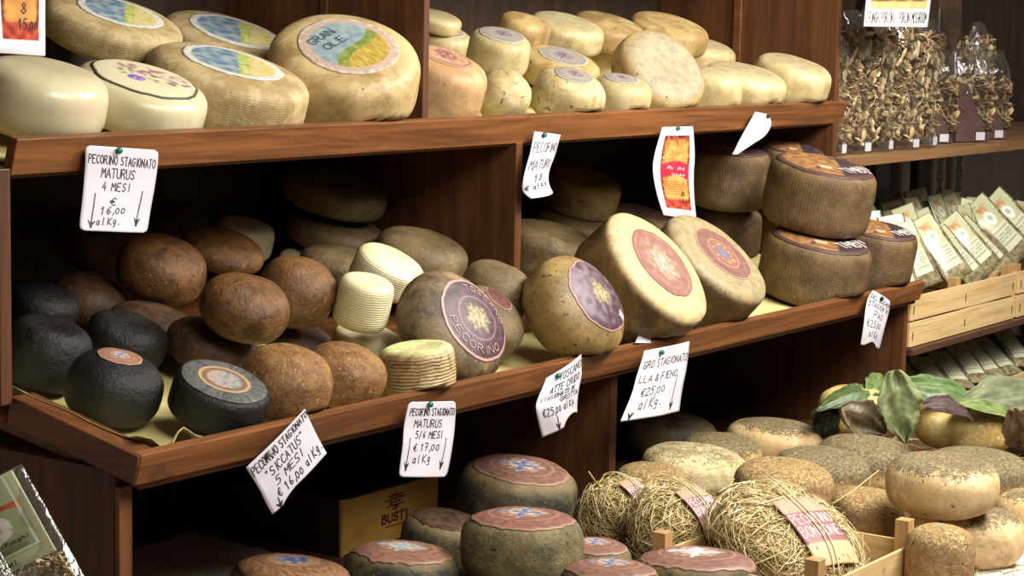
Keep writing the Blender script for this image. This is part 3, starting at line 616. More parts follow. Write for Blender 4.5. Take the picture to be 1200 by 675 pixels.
# front lips, each tilted with its shelf
def lip(mb, x0, x1, y, z, h, th=.022):
    m_ = Matrix.Translation((0, y, z)) @ Matrix.Rotation(TU, 4, 'X')
    vs = [(x0, 0, 0), (x1, 0, 0), (x1-.012, 0, -h), (x0-.004, 0, -h)]
    vs = [m_ @ Vector(v) for v in vs]; mb.prism([tuple(v) for v in vs], m_.to_3x3() @ Vector((0, th, 0)))
up('front_lip', 'shelf_wood', lambda m_: lip(m_, 2.437, 5.655, 2.69, 1.385, .064))
up('front_lip', 'shelf_wood', lambda m_: lip(m_, 2.436, 5.607, 2.40, .880, .053))
def side_lip(mb):
    m_ = Matrix.Translation((2.434, 2.402, .880)) @ Matrix.Rotation(TU, 4, 'X')
    mb.box((-.004, .0, -.052), (.050, .31, -.001), m_)
up('side_lip', 'shelf_wood_y', side_lip)
# uprights
up('side_panel', 'panel', lambda m_: m_.box((2.404, 2.70, .93), (2.430, 3.31, 1.335)))
up('side_panel', 'panel', lambda m_: m_.box((2.20, 2.72, 1.30), (2.226, 3.31, 1.97)))
up('side_panel', 'dark_panel', lambda m_: m_.box((2.436, 2.462, 0), (2.464, 3.31, .846)))
up('front_edge', 'shelf_wood_z', lambda m_: m_.box((2.434, 2.45, 0), (2.465, 2.461, .82)))
up('side_panel', 'panel', lambda m_: m_.box((5.585, 2.70, .90), (5.610, 3.31, 1.97)))
up('side_panel', 'panel', lambda m_: m_.box((5.582, 2.45, 0), (5.608, 3.31, .846)))
up('partition', 'panel', lambda m_: m_.box((3.944, 2.70, .893), (3.970, 3.31, 1.325)))
up('partition', 'panel', lambda m_: m_.box((3.632, 2.735, 1.345), (3.652, 3.31, 1.97)))
up('partition', 'panel', lambda m_: m_.box((3.980, 2.45, .435), (4.006, 3.31, .835)))
up('corner_strip', 'shelf_wood_y', lambda m_: m_.box((5.574, 3.015, 1.40), (5.584, 3.04, 1.97)))
up('corner_strip', 'panel', lambda m_: m_.box((3.624, 3.0, 1.40), (3.631, 3.02, 1.97)))
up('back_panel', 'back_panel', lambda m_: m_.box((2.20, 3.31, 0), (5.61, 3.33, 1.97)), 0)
up('bottom_board', 'table', lambda m_: m_.box((2.465, 2.46, .412), (5.58, 3.30, .438)))
up('top_board', 'panel', lambda m_: m_.box((2.20, 2.72, 1.97), (5.66, 3.33, 1.99)))  # unseen board, added overhead to shade the back rows of the upper shelf
up('front_lip', 'shelf_wood', lambda m_: lip(m_, 2.20, 5.655, 2.70, 1.99, .06))

# table in front
tb = empty('display_table', (4.5, 1.9, 0)); tag(tb, 'low dark wooden table under the straw wrapped and herb coated cheeses', 'table')
mb = MB(); mb.box((2.95, 1.3, .41), (7.7, 2.44, .437)); mb.box((5.62, 2.44, .41), (7.7, 3.26, .437)); mb.build('tabletop', 'table', tb, bevel=.002)
for x in (3.02, 5.3, 7.6):
    for y in (1.38, 2.36):
        mb = MB(); mb.box((x-.03, y-.03, 0), (x+.03, y+.03, .409)); mb.build('leg', 'dark_panel', tb)

# right-hand wall shelf with the mushroom bags
ws = empty('mushroom_shelf', (6.8, 2.9, 1.2)); tag(ws, 'weathered wooden shelf board carrying the bags of dried mushrooms', 'shelf')
mb = MB(); mb.box((5.664, 2.69, 1.190), (9.0, 3.33, 1.218)); mb.build('shelf_board', 'right_board', ws, bevel=.002)
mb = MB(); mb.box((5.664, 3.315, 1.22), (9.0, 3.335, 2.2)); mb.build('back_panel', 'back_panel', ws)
cs = empty('crate_shelf', (6.8, 2.9, .68)); tag(cs, 'dark shelf board under the light wooden crates of sachets', 'shelf')
mb = MB(); mb.box((5.63, 2.44, .655), (9.0, 3.33, .675)); mb.build('shelf_board', 'table', cs, bevel=.002)
for x in (5.66, 7.4, 8.9):
    mb = MB(); mb.box((x-.02, 3.28, .0), (x+.02, 3.33, 1.189)); mb.build('post', 'dark_panel', cs)

# ------------------------------------------------------------------ paper under the cheeses
def sheet_on(name, pts, mat, label, cat, wav=.003, seed=1, nu=46, nv=26, z=.0025, group=None):
    """pts: four world corners (front-left, front-right, back-right, back-left) on a shelf"""
    a, b, c, d = [Vector(p) for p in pts]; vs = []
    for j in range(nv+1):
        for i in range(nu+1):
            u, v = i/nu, j/nv; p = a.lerp(b, u).lerp(d.lerp(c, u), v)
            e = .008*nz((u*9, v*5, 0), 1, seed)*(1 if min(u, v, 1-u, 1-v) < .06 else 0)
            vs.append(p+Vector((e, e*.5, z+wav*abs(nz(p, 9, seed))+ (wav*1.5*abs(nz(p, 25, seed+2)) if min(v, u, 1-u) < .1 else 0))))
    fs = [(j*(nu+1)+i, j*(nu+1)+i+1, (j+1)*(nu+1)+i+1, (j+1)*(nu+1)+i) for j in range(nv) for i in range(nu)]
    org = vs[0].copy(); o = link(name, mesh(name, [v-org for v in vs], fs), mat); o.location = org
    so = o.modifiers.new('thickness', 'SOLIDIFY'); so.thickness = .0006; so.offset = 1
    return tag(o, label, cat, group)
def shz(plane, y):   # surface height of a sloping shelf at depth y
    y0, z0 = {'U': (2.712, 1.334), 'M': (2.424, .832)}[plane]; return z0+(y-y0)*math.tan(R_(10))
def rect(pl, x0, x1, y0, y1, sk=0): return [(x0, y0, shz(pl, y0)), (x1, y0+sk, shz(pl, y0+sk)), (x1, y1, shz(pl, y1)), (x0, y1, shz(pl, y1))]
LB = 'sheets of paper lining the shelves'
# left liner of the lower shelf climbs over the lips and folds at the corner
def left_liner():
    nu, nv = 60, 40; vs = []
    for j in range(nv+1):
        for i in range(nu+1):
            u, v = i/nu, j/nv; x = 2.488+u*.80; y = 2.437+v*.5
            z = shz('M', y)+.003
            e1 = math.exp(-((x-2.488)/.028)**2); e2 = math.exp(-((y-2.437)/.022)**2)
            z += (.052+.03*(y-2.437))*e1
            z += e2*(.034*math.exp(-((x-2.60)/.09)**2)+.018*(.5+.5*nz((x*14, 0, 0), 1, 4)))
            z += .026*math.exp(-((x-2.56-(y-2.43)*.5)/.022)**2)*math.exp(-((y-2.44)/.07)**2)
            x += .006*e1*nz((y*20, 1, 0), 1, 5)-.022*e1**3; y -= .006*e2
            vs.append(Vector((x, y, z)))
    fs = [(j*(nu+1)+i, j*(nu+1)+i+1, (j+1)*(nu+1)+i+1, (j+1)*(nu+1)+i) for j in range(nv) for i in range(nu)]
    o = link('shelf_liner', mesh('shelf_liner', vs, fs), 'liner'); so = o.modifiers.new('thickness', 'SOLIDIFY'); so.thickness = .0006; so.offset = 1
    tag(o, 'yellow paper liner folded up at the left corner under the black cheeses', 'paper', LB)
left_liner()
sheet_on('shelf_liner', rect('M', 3.32, 4.35, 2.437, 2.69), 'liner', 'yellow paper liner under the leaning cheese with the purple label', 'paper', .004, 2, group=LB)
sheet_on('shelf_liner', rect('M', 4.38, 5.56, 2.437, 2.95), 'liner', 'yellow paper liner under the brown woven rind wheels at the right', 'paper', .004, 3, group=LB)
sheet_on('shelf_liner', rect('U', 2.45, 3.60, 2.73, 3.2), 'liner', 'pale paper liner under the labelled wheels on the upper shelf', 'paper', .003, 4, group=LB)
sheet_on('shelf_liner', rect('U', 3.67, 5.55, 2.73, 3.2), 'liner', 'pale paper liner under the small yellow cheeses on the upper shelf', 'paper', .003, 5, group=LB)
sheet_on('base_paper', [(2.50, 2.62, .438), (3.35, 2.62, .438), (3.40, 3.2, .438), (2.50, 3.2, .438)], 'pale_paper',
         'crumpled white paper lying on the bottom board left of the cardboard box', 'paper', .006, 6)

# ------------------------------------------------------------------ label artwork (original colours of print)
def n2(x, y, s=4, k=0): return noise.noise(Vector((x*s+k*3.1, y*s-k*2.3, k*1.7)))
def art_field(x, y):
    r = math.hypot(x, y); g = n2(x, y, 9)
    if r > .90: return mixc((206, 194, 178), (170, 150, 130), g+.4)
    if r > .78: return mixc((204, 178, 158), (178, 150, 132), n2(x, y, 22)+.5)
    e = x - .12 - .28*y - .10*math.sin(y*4)
    if e < -.06: return mixc((160, 172, 172), (124, 144, 152), .5+.9*n2(x, y, 7, 1))
    if e < .16: return mixc((150, 156, 78), (110, 124, 60), .5+n2(x, y, 8, 2))
    return mixc((206, 180, 84), (158, 132, 56), .5+1.1*n2(x*4+y*3, y, 6, 3))
def art_field2(x, y):
    r = math.hypot(x, y)
    if r > .84: return mixc((226, 224, 216), (190, 184, 170), n2(x, y, 12)+.4)
    e = x-.1+.15*y
    if e < 0: return mixc((96, 124, 148), (160, 172, 172), .5+1.2*n2(x, y, 5, 1))
    if e < .22: return mixc((150, 164, 72), (206, 206, 130), .5+n2(x, y, 9, 2))
    return mixc((204, 184, 96), (214, 202, 156), .5+n2(x*4, y*4, 2, 3))
def art_flower(x, y):
    r = math.hypot(x, y)
    if r > .93: return (74, 78, 56)
    c = (226, 214, 178)
    c = mixc(c, (176, 110, 130), (n2(x, y, 6, 1)*2.4+.15)*clamp(1.5-abs(y-.28)*4.5)*(1 if x > -.6 else 0))
    c = mixc(c, (112, 122, 74), (n2(x, y, 9, 2)*2.6-.1)*clamp(1.3-abs(y-.05)*3.5)*(1 if abs(x) < .6 else 0))
    d = math.hypot(x+.12, y+.30)
    if d < .17: c = mixc((112, 88, 168), (190, 176, 214), n2(x, y, 14, 4)+.4)
    if math.hypot(x-.72, y-.1) < .05: c = (150, 60, 56)
    return c
def art_lid(x, y):
    r = math.hypot(x, y)
    c = mixc((176, 166, 148), (146, 138, 132), r+.5*n2(x, y, 6)); 
    if r < .45: c = mixc(c, (112, 84, 108), .9-r*1.6+n2(x, y, 9))
    return c if r < .93 else (196, 190, 172)
def art_star(base=(148, 106, 90), ring=(176, 142, 120), st=(96, 112, 158), halo=(214, 196, 176)):
    def f(x, y):
        r = math.hypot(x, y); a = math.atan2(y, x)
        c = mixc(base, tuple(int(q*.76) for q in base), .4+n2(x, y, 7)+.8*n2(x, y, 22, 1))
        if .62 < r < .68 or r > .94: c = mixc(c, ring, .7)
        if r < .52: c = mixc(c, halo, (.52-r)*2.6+n2(x, y, 8)*.8)
        sp = .10+.34*abs(math.cos(a*2+.5))**4+.22*n2(x, y, 7, 6)
        if r < sp: c = mixc(st, halo, clamp(.1+r*.6+n2(x, y, 11, 2)*1.8))
        return c
    return f
def art_purple(x, y):
    r = math.hypot(x, y); a = math.atan2(y, x)
    c = mixc((98, 70, 78), (66, 46, 54), .5+n2(x, y, 6))
    if r > .93: return (204, 160, 150)
    if .52 < r < .56: c = (136, 98, 112)
    sp = .30+.22*noise.noise(Vector((math.cos(a)*3, math.sin(a)*3, 2)))+.16*noise.noise(Vector((math.cos(a)*14, math.sin(a)*14, 2)))
    if r < sp: c = mixc((172, 158, 116), (116, 102, 78), r*2+n2(x, y, 12)*1.5)
    return c
def art_lilac(x, y):
    r = math.hypot(x, y); a = math.atan2(y, x)
    c = mixc((122, 102, 114), (74, 50, 56), .5+x*.5+n2(x, y, 5)*1.4)
    if r > .95: return (196, 150, 140)
    sp = .28+.22*noise.noise(Vector((math.cos(a)*3, math.sin(a)*3, 6)))+.16*noise.noise(Vector((math.cos(a)*14, math.sin(a)*14, 6)))
    if r < sp: c = mixc((176, 164, 122), (118, 104, 76), r*2.4+n2(x, y, 12)*1.4)
    if x > .72 and abs(y+.1) < .1: c = (206, 196, 190)
    return c
def art_rose(x, y):
    r = math.hypot(x, y); a = math.atan2(y, x)
    c = mixc((166, 122, 106), (136, 98, 86), .5+n2(x, y, 5))
    if .80 < r < .84 or r > .95: c = (150, 96, 84)
    if r < .62: c = mixc(c, (176, 160, 132), (.62-r)*2.4+n2(x, y, 7))
    if r < .10+.2*abs(math.cos(a*2+.4))**3+.2*n2(x, y, 6, 4): c = mixc((126, 138, 148), (184, 182, 170), n2(x, y, 10, 3)+.5)
    return c
def art_rose2(x, y):
    r = math.hypot(x, y); c = mixc((146, 104, 94), (120, 86, 78), .5+n2(x, y, 6))
    if .50 < r < .57: c = (184, 128, 92)
    if r < .5: c = mixc(c, (150, 104, 100), .6)
    p, q = (x+y)*.7, (x-y)*.7
    if r < .36 and (abs(p) < .07+.08*n2(x, y, 8) or abs(q) < .06+.08*n2(x, y, 9)): c = mixc((92, 100, 142), (140, 140, 156), n2(x, y, 12)+.4)
    if r < .42 and r > .3 and n2(x, y, 9) > .1: c = (190, 150, 60)
    return c if r < .96 else (184, 150, 128)
def art_grey(x, y):
    r = math.hypot(x, y); a = math.atan2(y, x)
    if r > .60: return mixc((112, 112, 108), (74, 74, 72), .5+1.3*n2(math.cos(a)*2, math.sin(a)*2, 7)+n2(x, y, 14))
    if r > .54: return (186, 160, 120)
    if r > .42: return mixc((152, 112, 84), (120, 92, 74), n2(x, y, 12)+.5)
    return mixc((176, 158, 146), (118, 134, 148), .3+1.5*n2(x, y, 8, 3)+x)
def art_faded(x, y):
    r = math.hypot(x, y); c = mixc((196, 158, 116), (160, 116, 104), .3+n2(x, y, 6))
    if r < .42: c = mixc(c, (128, 78, 92), .55+n2(x, y, 8))
    if .84 < r < .9: c = (150, 112, 96)
    return c
def art_crest(x, y):
    r = math.hypot(x, y)
    c = mixc((168, 124, 72), (120, 82, 52), .4+n2(x, y, 6))
    if r > .90: return (86, 62, 56)
    if x > .25: c = mixc((74, 56, 62), (50, 40, 44), n2(x, y, 6)+.5)
    if -.2 < x < .05 and abs(y+.45) < .12: c = (206, 176, 140)
    if n2(x, y, 5, 7) > .32: c = (96, 62, 66)
    return c
def art_brown(x, y):
    r = math.hypot(x, y); c = mixc((164, 124, 88), (110, 74, 50), .5+1.2*n2(x, y, 14))
    if r < .30: c = mixc((86, 96, 142), (190, 186, 170), r*1.6+n2(x, y, 8))
    elif r < .48: c = mixc(c, (196, 160, 128), .5)
    return c

# ------------------------------------------------------------------ the cheeses
GU = 'cheeses on the upper shelf'; GM = 'cheeses on the lower shelf'; GB = 'cheeses on the bottom table'
def W(key, name, mat, label, group, cat='cheese', **kw):
    return Wheel(key, **kw).build(name, mat, label, cat, group)

W('U1', 'aged_cheese', 'cream', 'glossy cream-white cheese at the far left end of the upper shelf', GU, amp=.006)
w = W('U2', 'aged_cheese', 'cream', 'cream cheese with an oval flower-printed label edged in dark green', GU, amp=.008)
w.disc('label', art_flower, .80, 0, 0, .012)
w = W('U3', 'aged_cheese', 'tan', 'tan wheel with a blue and yellow label in the front row beside the flower-labelled cheese', GU, amp=.008)
w.disc('label', art_field2, .62, 0, .0, .02)
w = W('U4', 'aged_cheese', 'tan2', 'largest tan wheel leaning forward with a round blue, green and yellow lettered label', GU, amp=.007, seg=110, ) if False else Wheel('U4', .007).build('aged_cheese', 'tan2', 'largest tan wheel leaning forward with a round blue, green and yellow lettered label', 'cheese', GU, 110, 44)
w.disc('label', art_field, .66, .02, .0, .008, nr=40, ns=150)
w.line_text('GRAN', -.42, -.14, -.16, .24, .13, .0024, 'blue_ink'); w.line_text('OLE', -.22, -.20, .00, .12, .12, .0024, 'blue_ink')
w = W('U5', 'aged_cheese', 'pink', 'pinkish ochre wheel with sharp edges and a faded reddish label', GU, amp=.006, taper=.04)
w.disc('label', art_faded, .66, -.1, .12, .02)
W('U6', 'round_cheese', 'yellow_spot', 'small round mould-spotted cheese right of the pinkish ochre wheel', GU, amp=.02)
w = W('U7', 'round_cheese', 'yellow_spot', 'front pale yellow cheese with a small purple label and dark scratches', GU, amp=.014, taper=.03)
w.disc('label', art_lid, .56, .0, .0, .03)
w = W('U8', 'round_cheese', 'yellow', 'small pale cheese with a purple label tucked left of the leaning wheel', GU, amp=.012)
w.disc('label', art_lid, .56, -.1, .0, .03)
W('U9', 'aged_cheese', 'dimpled', 'orange-tan wheel leaning back on its edge with a dimpled grey centre', GU, amp=.014, dimple=.18)
W('U10', 'round_cheese', 'yellow', 'small plain pale cheese just right of the dimpled leaning wheel', GU, amp=.01)
W('U11', 'aged_cheese', 'yellow', 'plain pale yellow wheel in front of the last cheese of the upper shelf', GU, amp=.012)
W('U12', 'aged_cheese', 'yellow', 'plain cream-yellow wheel at the right end of the upper shelf', GU, amp=.01)
w = W('U13', 'aged_cheese', 'tan', 'big tan wheel at the back left behind the flower-labelled cheese', GU, amp=.007)
w.disc('label', art_field2, .62, .05, .05, .02)
w = W('U14', 'aged_cheese', 'tan', 'tan wheel with a blue-green label at the back beside the leaning largest wheel', GU, amp=.007)
w.disc('label', art_field2, .72, .1, 0, .02)
w = W('U15', 'round_cheese', 'yellow', 'small pale cheese with a grey-purple lid just right of the upright divider', GU, amp=.006)
w.disc('label', art_lid, .68, 0, 0, .03)
w = W('U16', 'round_cheese', 'yellow', 'pale cheese with a wrinkled grey lid behind the mould-spotted round', GU, amp=.006)
w.disc('label', art_lid, .74, .0, 0, .03)
w = W('U17', 'round_cheese', 'yellow_dk', 'dusky cheese with a grey and purple lid behind the scratched front cheese', GU, amp=.006)
w.disc('label', art_lid, .62, 0, 0, .03)
W('U18', 'round_cheese', 'yellow', 'pale cheese in the second row above the dusky grey-lidded one', GU, amp=.006)
W('U19', 'aged_cheese', 'yellow', 'flat pale wheel at the back with a brownish top above the small front rounds', GU, amp=.006)
W('U20', 'aged_cheese', 'yellow_dk', 'flat dusky wheel at the back left of the dimpled leaning wheel', GU, amp=.006)
W('U21', 'round_cheese', 'yellow', 'small pale cheese peeking out left of the dimpled leaning wheel', GU, amp=.006)
W('U22', 'aged_cheese', 'yellow_dk', 'flat wheel at the back right behind the dimpled leaning wheel', GU, amp=.006)
W('U23', 'aged_cheese', 'yellow', 'pale yellow wheel in the second row behind the plain cheeses at the right', GU, amp=.006)
W('U24', 'round_cheese', 'yellow_dk', 'dim cheese at the very back above the wrinkled grey lid', GU, amp=.006)
W('U25', 'round_cheese', 'yellow', 'topmost little cheese stacked right beside the upright divider', GU, amp=.006)

W('B1', 'round_cheese', 'black', 'black cheese with a dented top against the left post', GM, amp=.014, dimple=.12)
w = W('B2', 'round_cheese', 'black', 'black cheese with an oval pinkish label on its domed top', GM, amp=.01)
w.disc('label', art_star((176, 128, 104), (196, 160, 130), (110, 120, 168)), .46, -.02, .02, .02)
w = Wheel('B3', .005).build('aged_cheese', 'black', 'straight-sided black cheese with a shiny grey film and round label on top', 'cheese', GM, 90, 40)
w.disc('label', art_grey, .90, 0, 0, .006, nr=40)
W('B4', 'round_cheese', 'black', 'black cheese with a scuffed top behind the pink-labelled one', GM, amp=.014, dimple=.12)
W('B5', 'round_cheese', 'black', 'black cheese in the shade behind the dented one at the left post', GM, amp=.012)
W('C1', 'round_cheese', 'brown', 'upper left of the stacked walnut brown cheeses, broad and oval', GM, amp=.014)
W('C2', 'round_cheese', 'brown', 'walnut brown cheese highest in the pile, under the beige one', GM, amp=.014)
W('C3', 'round_cheese', 'brown', 'walnut brown cheese in the middle of the pile above the front golden ones', GM, amp=.016)
W('C4', 'round_cheese', 'brown', 'reddish walnut brown cheese leaning beside the small white cheese', GM, amp=.018)
W('C5', 'round_cheese', 'brown_lt', 'front golden brown cheese beside the grey-topped black one', GM, amp=.016)
W('C6', 'round_cheese', 'brown_lt', 'front golden brown cheese beside the ridged basket cheese', GM, amp=.016)
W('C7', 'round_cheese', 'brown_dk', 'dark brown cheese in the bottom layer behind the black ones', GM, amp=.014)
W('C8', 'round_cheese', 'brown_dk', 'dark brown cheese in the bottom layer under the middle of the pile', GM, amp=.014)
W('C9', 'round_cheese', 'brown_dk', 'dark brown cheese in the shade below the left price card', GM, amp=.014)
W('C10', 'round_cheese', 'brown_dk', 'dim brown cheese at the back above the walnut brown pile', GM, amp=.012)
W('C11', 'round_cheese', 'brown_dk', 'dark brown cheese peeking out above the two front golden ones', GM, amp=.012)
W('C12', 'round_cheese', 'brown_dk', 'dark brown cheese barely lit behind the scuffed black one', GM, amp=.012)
W('W1', 'round_cheese', 'white', 'beige cheese at the back of the brown pile', GM, amp=.006)
W('W2', 'round_cheese', 'white', 'cream basket cheese tucked behind the reddish walnut brown one', GM, amp=.006)
W('W3', 'round_cheese', 'white', 'white ridged cheese tilted on top behind the other whites', GM, amp=.006)
W('W4', 'round_cheese', 'white', 'upright white ridged cheese standing on another white one', GM, amp=.006)
W('W5', 'round_cheese', 'white', 'bottom white cheese carrying the upright ridged one', GM, amp=.006)
W('W6', 'round_cheese', 'basket', 'front basket-marked cheese with brown grime and hollowed pale top', GM, amp=.012, dimple=.14, taper=-.04)
W('D1', 'aged_cheese', 'dim', 'dim wheel on top at the very back behind the white cheeses', GM, amp=.006)
W('D2', 'aged_cheese', 'dim', 'dim wheel at the back under the topmost dim one', GM, amp=.006)
W('D3', 'aged_cheese', 'dim', 'broad grey-brown wheel behind the leaning purple-labelled cheese', GM, amp=.006)
W('D4', 'aged_cheese', 'dim', 'small grey-brown cheese in the gap left of the tilted white one', GM, amp=.006)
W('D6', 'aged_cheese', 'dim', 'grey-brown wheel hidden low behind the white cheeses', GM, amp=.006)
w = Wheel('T1', .018).build('aged_cheese', 'grey_brown', 'mouldy grey-brown cheese leaning back with a purple label lettered around a gold sunburst', 'cheese', GM, 100, 40)
w.disc('label', art_purple, .72, .12, .02, .01, nr=40, ns=140, sx=1.0, sy=1.0)
w.letters('PECORINO', .55, R_(205), R_(330),   .12, .0012, 'rose_ink', .12, .02, flip=True)
w.letters('TOSCANO', .55, R_(120), R_(20), .10, .0009, 'rose_ink', .12, .02)
w = W('T2', 'round_cheese', 'dim', 'grey-brown cheese behind the purple-labelled one at the foot of the divider', GM, amp=.014)
w = W('T3', 'round_cheese', 'dim', 'round grey-brown cheese with a small dark red label between the leaning labelled ones', GM, amp=.014)
w.disc('label', lambda x, y: mixc((112, 66, 58), (84, 46, 42), n2(x, y, 5)+.5) if math.hypot(x, y) < .9 else (170, 120, 110), .42, -.1, .3, .02)
w = Wheel('T4', .012).build('aged_cheese', 'golden', 'golden brown rounded cheese leaning back with a lilac label around a gold burst', 'cheese', GM, 100, 40)
w.disc('label', art_lilac, .72, .08, .06, .02, nr=40, ns=140)
w = Wheel('T5', .007).build('aged_cheese', 'wheelface', 'large wheel leaning back with a pale face and a torn-edged pink label', 'cheese', GM, 110, 44)
w.disc('label', art_rose, .60, .00, .03, .012, nr=36, ns=130)
w = Wheel('T6', .007).build('aged_cheese', 'wheelface2', 'large wheel leaning back with a greyish face and a blue-crossed pink label', 'cheese', GM, 110, 44)
w.disc('label', art_rose2, .58, .04, .06, .01, nr=36, ns=130)
W('E1', 'aged_cheese', 'dim', 'flat-topped grey-brown wheel just right of the divider behind the leaning ones', GM, amp=.006)
w = W('E2', 'aged_cheese', 'dim', 'dim wheel highest at the back right of the divider', GM, amp=.006, dimple=.15)
W('E3', 'aged_cheese', 'dim', 'dim wheel at the back under the highest one right of the divider', GM, amp=.006)
w = W('E4', 'aged_cheese', 'dim', 'dim wheel with a reddish patch behind the laminated leaflet', GM, amp=.006)
w.disc('label', lambda x, y: mixc((120, 78, 66), (96, 62, 54), n2(x, y, 5)+.5), .5, .2, 0, .02)
def woven(key, label, lab=True, txt=True):
    w = Wheel(key, .006).build('aged_cheese', 'woven', label, 'cheese', GM, 96, 40)
    if lab:
        w.disc('label', art_crest, .90, 0, 0, .01, nr=34, ns=120)
        if txt: w.line_text('THBI', .34, -.62, .82, -.16, .26, .0035, 'white_ink'); w.line_text('HIN', .46, -.34, .84, .10, .2, .0022, 'white_ink')
    return w
woven('F1', 'woven brown wheel stacked under the small folded price card', True, False)
woven('F2', 'woven brown wheel carrying another, left of the crest-labelled stack', False)
woven('F3', 'woven brown wheel lying on top of the right-hand stack, widest of all')
woven('F4', 'woven brown wheel at the base of the right-hand stack behind the front lip')
w = woven('F5', 'rightmost woven brown wheel at the end of the lower shelf')
w = woven('F6', 'woven brown wheel only showing its top edge at the back of the right-hand stack', True, False)

w = W('G1', 'aged_cheese', 'moss', 'dark mossy cheese with a domed salmon label raised at the back by the divider', GB, amp=.012)
w.disc('label', art_star(), .80, .02, .02, .02)
w = W('G2', 'aged_cheese', 'moss_lt', 'grey-green cheese with a salmon label and blue star, in front of the dark mossy one', GB, amp=.012)
w.disc('label', art_star((152, 104, 90)), .84, 0, 0, .02)
w = W('G3', 'aged_cheese', 'moss', 'dark cheese with a wrinkled brown label half hidden beside the cardboard box', GB, amp=.014)
w.disc('label', lambda x, y: mixc((112, 84, 66), (78, 58, 46), n2(x, y, 5)+.5), .8, .0, .0, .05)
w = W('G4', 'aged_cheese', 'moss', 'greenish cheese with a ragged pink and white label before the cardboard box', GB, amp=.014)
w.disc('label', art_star((150, 108, 88), (170, 130, 108), (150, 160, 170), (200, 196, 180)), .88, 0, 0, .05)
w = W('G5', 'aged_cheese', 'moss_lt', 'brown-topped cheese with a blue star at the bottom edge left of the ragged label', GB, amp=.012)
w.disc('label', art_brown, .92, 0, 0, .04)
w = W('G6', 'aged_cheese', 'moss_lt', 'small salmon-labelled cheese squeezed between the grey-green one and the straw bundles', GB, amp=.012)
w.disc('label', art_star(), .86, 0, 0, .02)
w = W('G7', 'aged_cheese', 'moss', 'salmon-labelled cheese with a white and blue star below the middle straw bundle', GB, amp=.012)
w.disc('label', art_star((150, 108, 94), (184, 146, 126), (190, 200, 214), (214, 200, 186)), .90, 0, 0, .04)
w = W('G8', 'aged_cheese', 'moss', 'salmon-labelled cheese with a blue star at the very bottom edge', GB, amp=.012)
w.disc('label', art_star(), .9, 0, 0, .02)
W('I1', 'aged_cheese', 'dark_wheel', 'dark olive wheel in the shade under the hanging price card with hay text', GB, amp=.014)
W('I2', 'aged_cheese', 'herb_lt', 'pale cheese with a speckled top at the back beside the dark opening', GB, amp=.014)
W('I3', 'aged_cheese', 'herb', 'herb-topped cheese behind the white-mottled one in the back row', GB, amp=.014)
W('I4', 'aged_cheese', 'mould_pale', 'white-mottled yellow cheese right behind the middle straw bundle', GB, amp=.02)
W('I5', 'aged_cheese', 'crust', 'straw-dusted cheese behind the left straw bundle', GB, amp=.016)
W('I6', 'aged_cheese', 'crust', 'pink-tinged crusty cheese behind the largest straw bundle', GB, amp=.016)
W('I7', 'aged_cheese', 'herb_hv', 'herb-crusted cheese left of the highest pale one', GB, amp=.016)
W('I8', 'aged_cheese', 'herb_hv', 'grey herb-crusted cheese below the leaf-wrapped ones', GB, amp=.016)
W('I9', 'aged_cheese', 'herb_lt', 'large pale cheese on top of the others with a herb-filled dent', GB, amp=.014, dimple=.22)
W('I10', 'aged_cheese', 'herb_hv', 'herb-crusted cheese behind the large pale one at the right', GB, amp=.016)
W('I11', 'aged_cheese', 'herb_lt', 'pale cheese underneath the large dented one', GB, amp=.014)
W('I12', 'aged_cheese', 'crust', 'straw-dusted cheese behind the corner post of the small crate', GB, amp=.016)
W('I13', 'aged_cheese', 'crust', 'reddish crusty cheese beside the small crate at the bottom edge', GB, amp=.014)
W('I14', 'aged_cheese', 'herb_lt', 'pale cheese cut off by the right edge beside the underneath one', GB, amp=.014)
W('I15', 'aged_cheese', 'herb_lt', 'small whitish cheese right against the slat of the small crate', GB, amp=.02)
W('L1', 'aged_cheese', 'white_mold', 'yellow cheese with white mould wrapped over with green leaves', GB, amp=.02)
W('L2', 'aged_cheese', 'white_mold', 'small leaf-wrapped cheese left of the white-moulded yellow one', GB, amp=.02)
W('L3', 'aged_cheese', 'white_mold', 'leaf-wrapped cheese cut off by the right edge of the picture', GB, amp=.02)

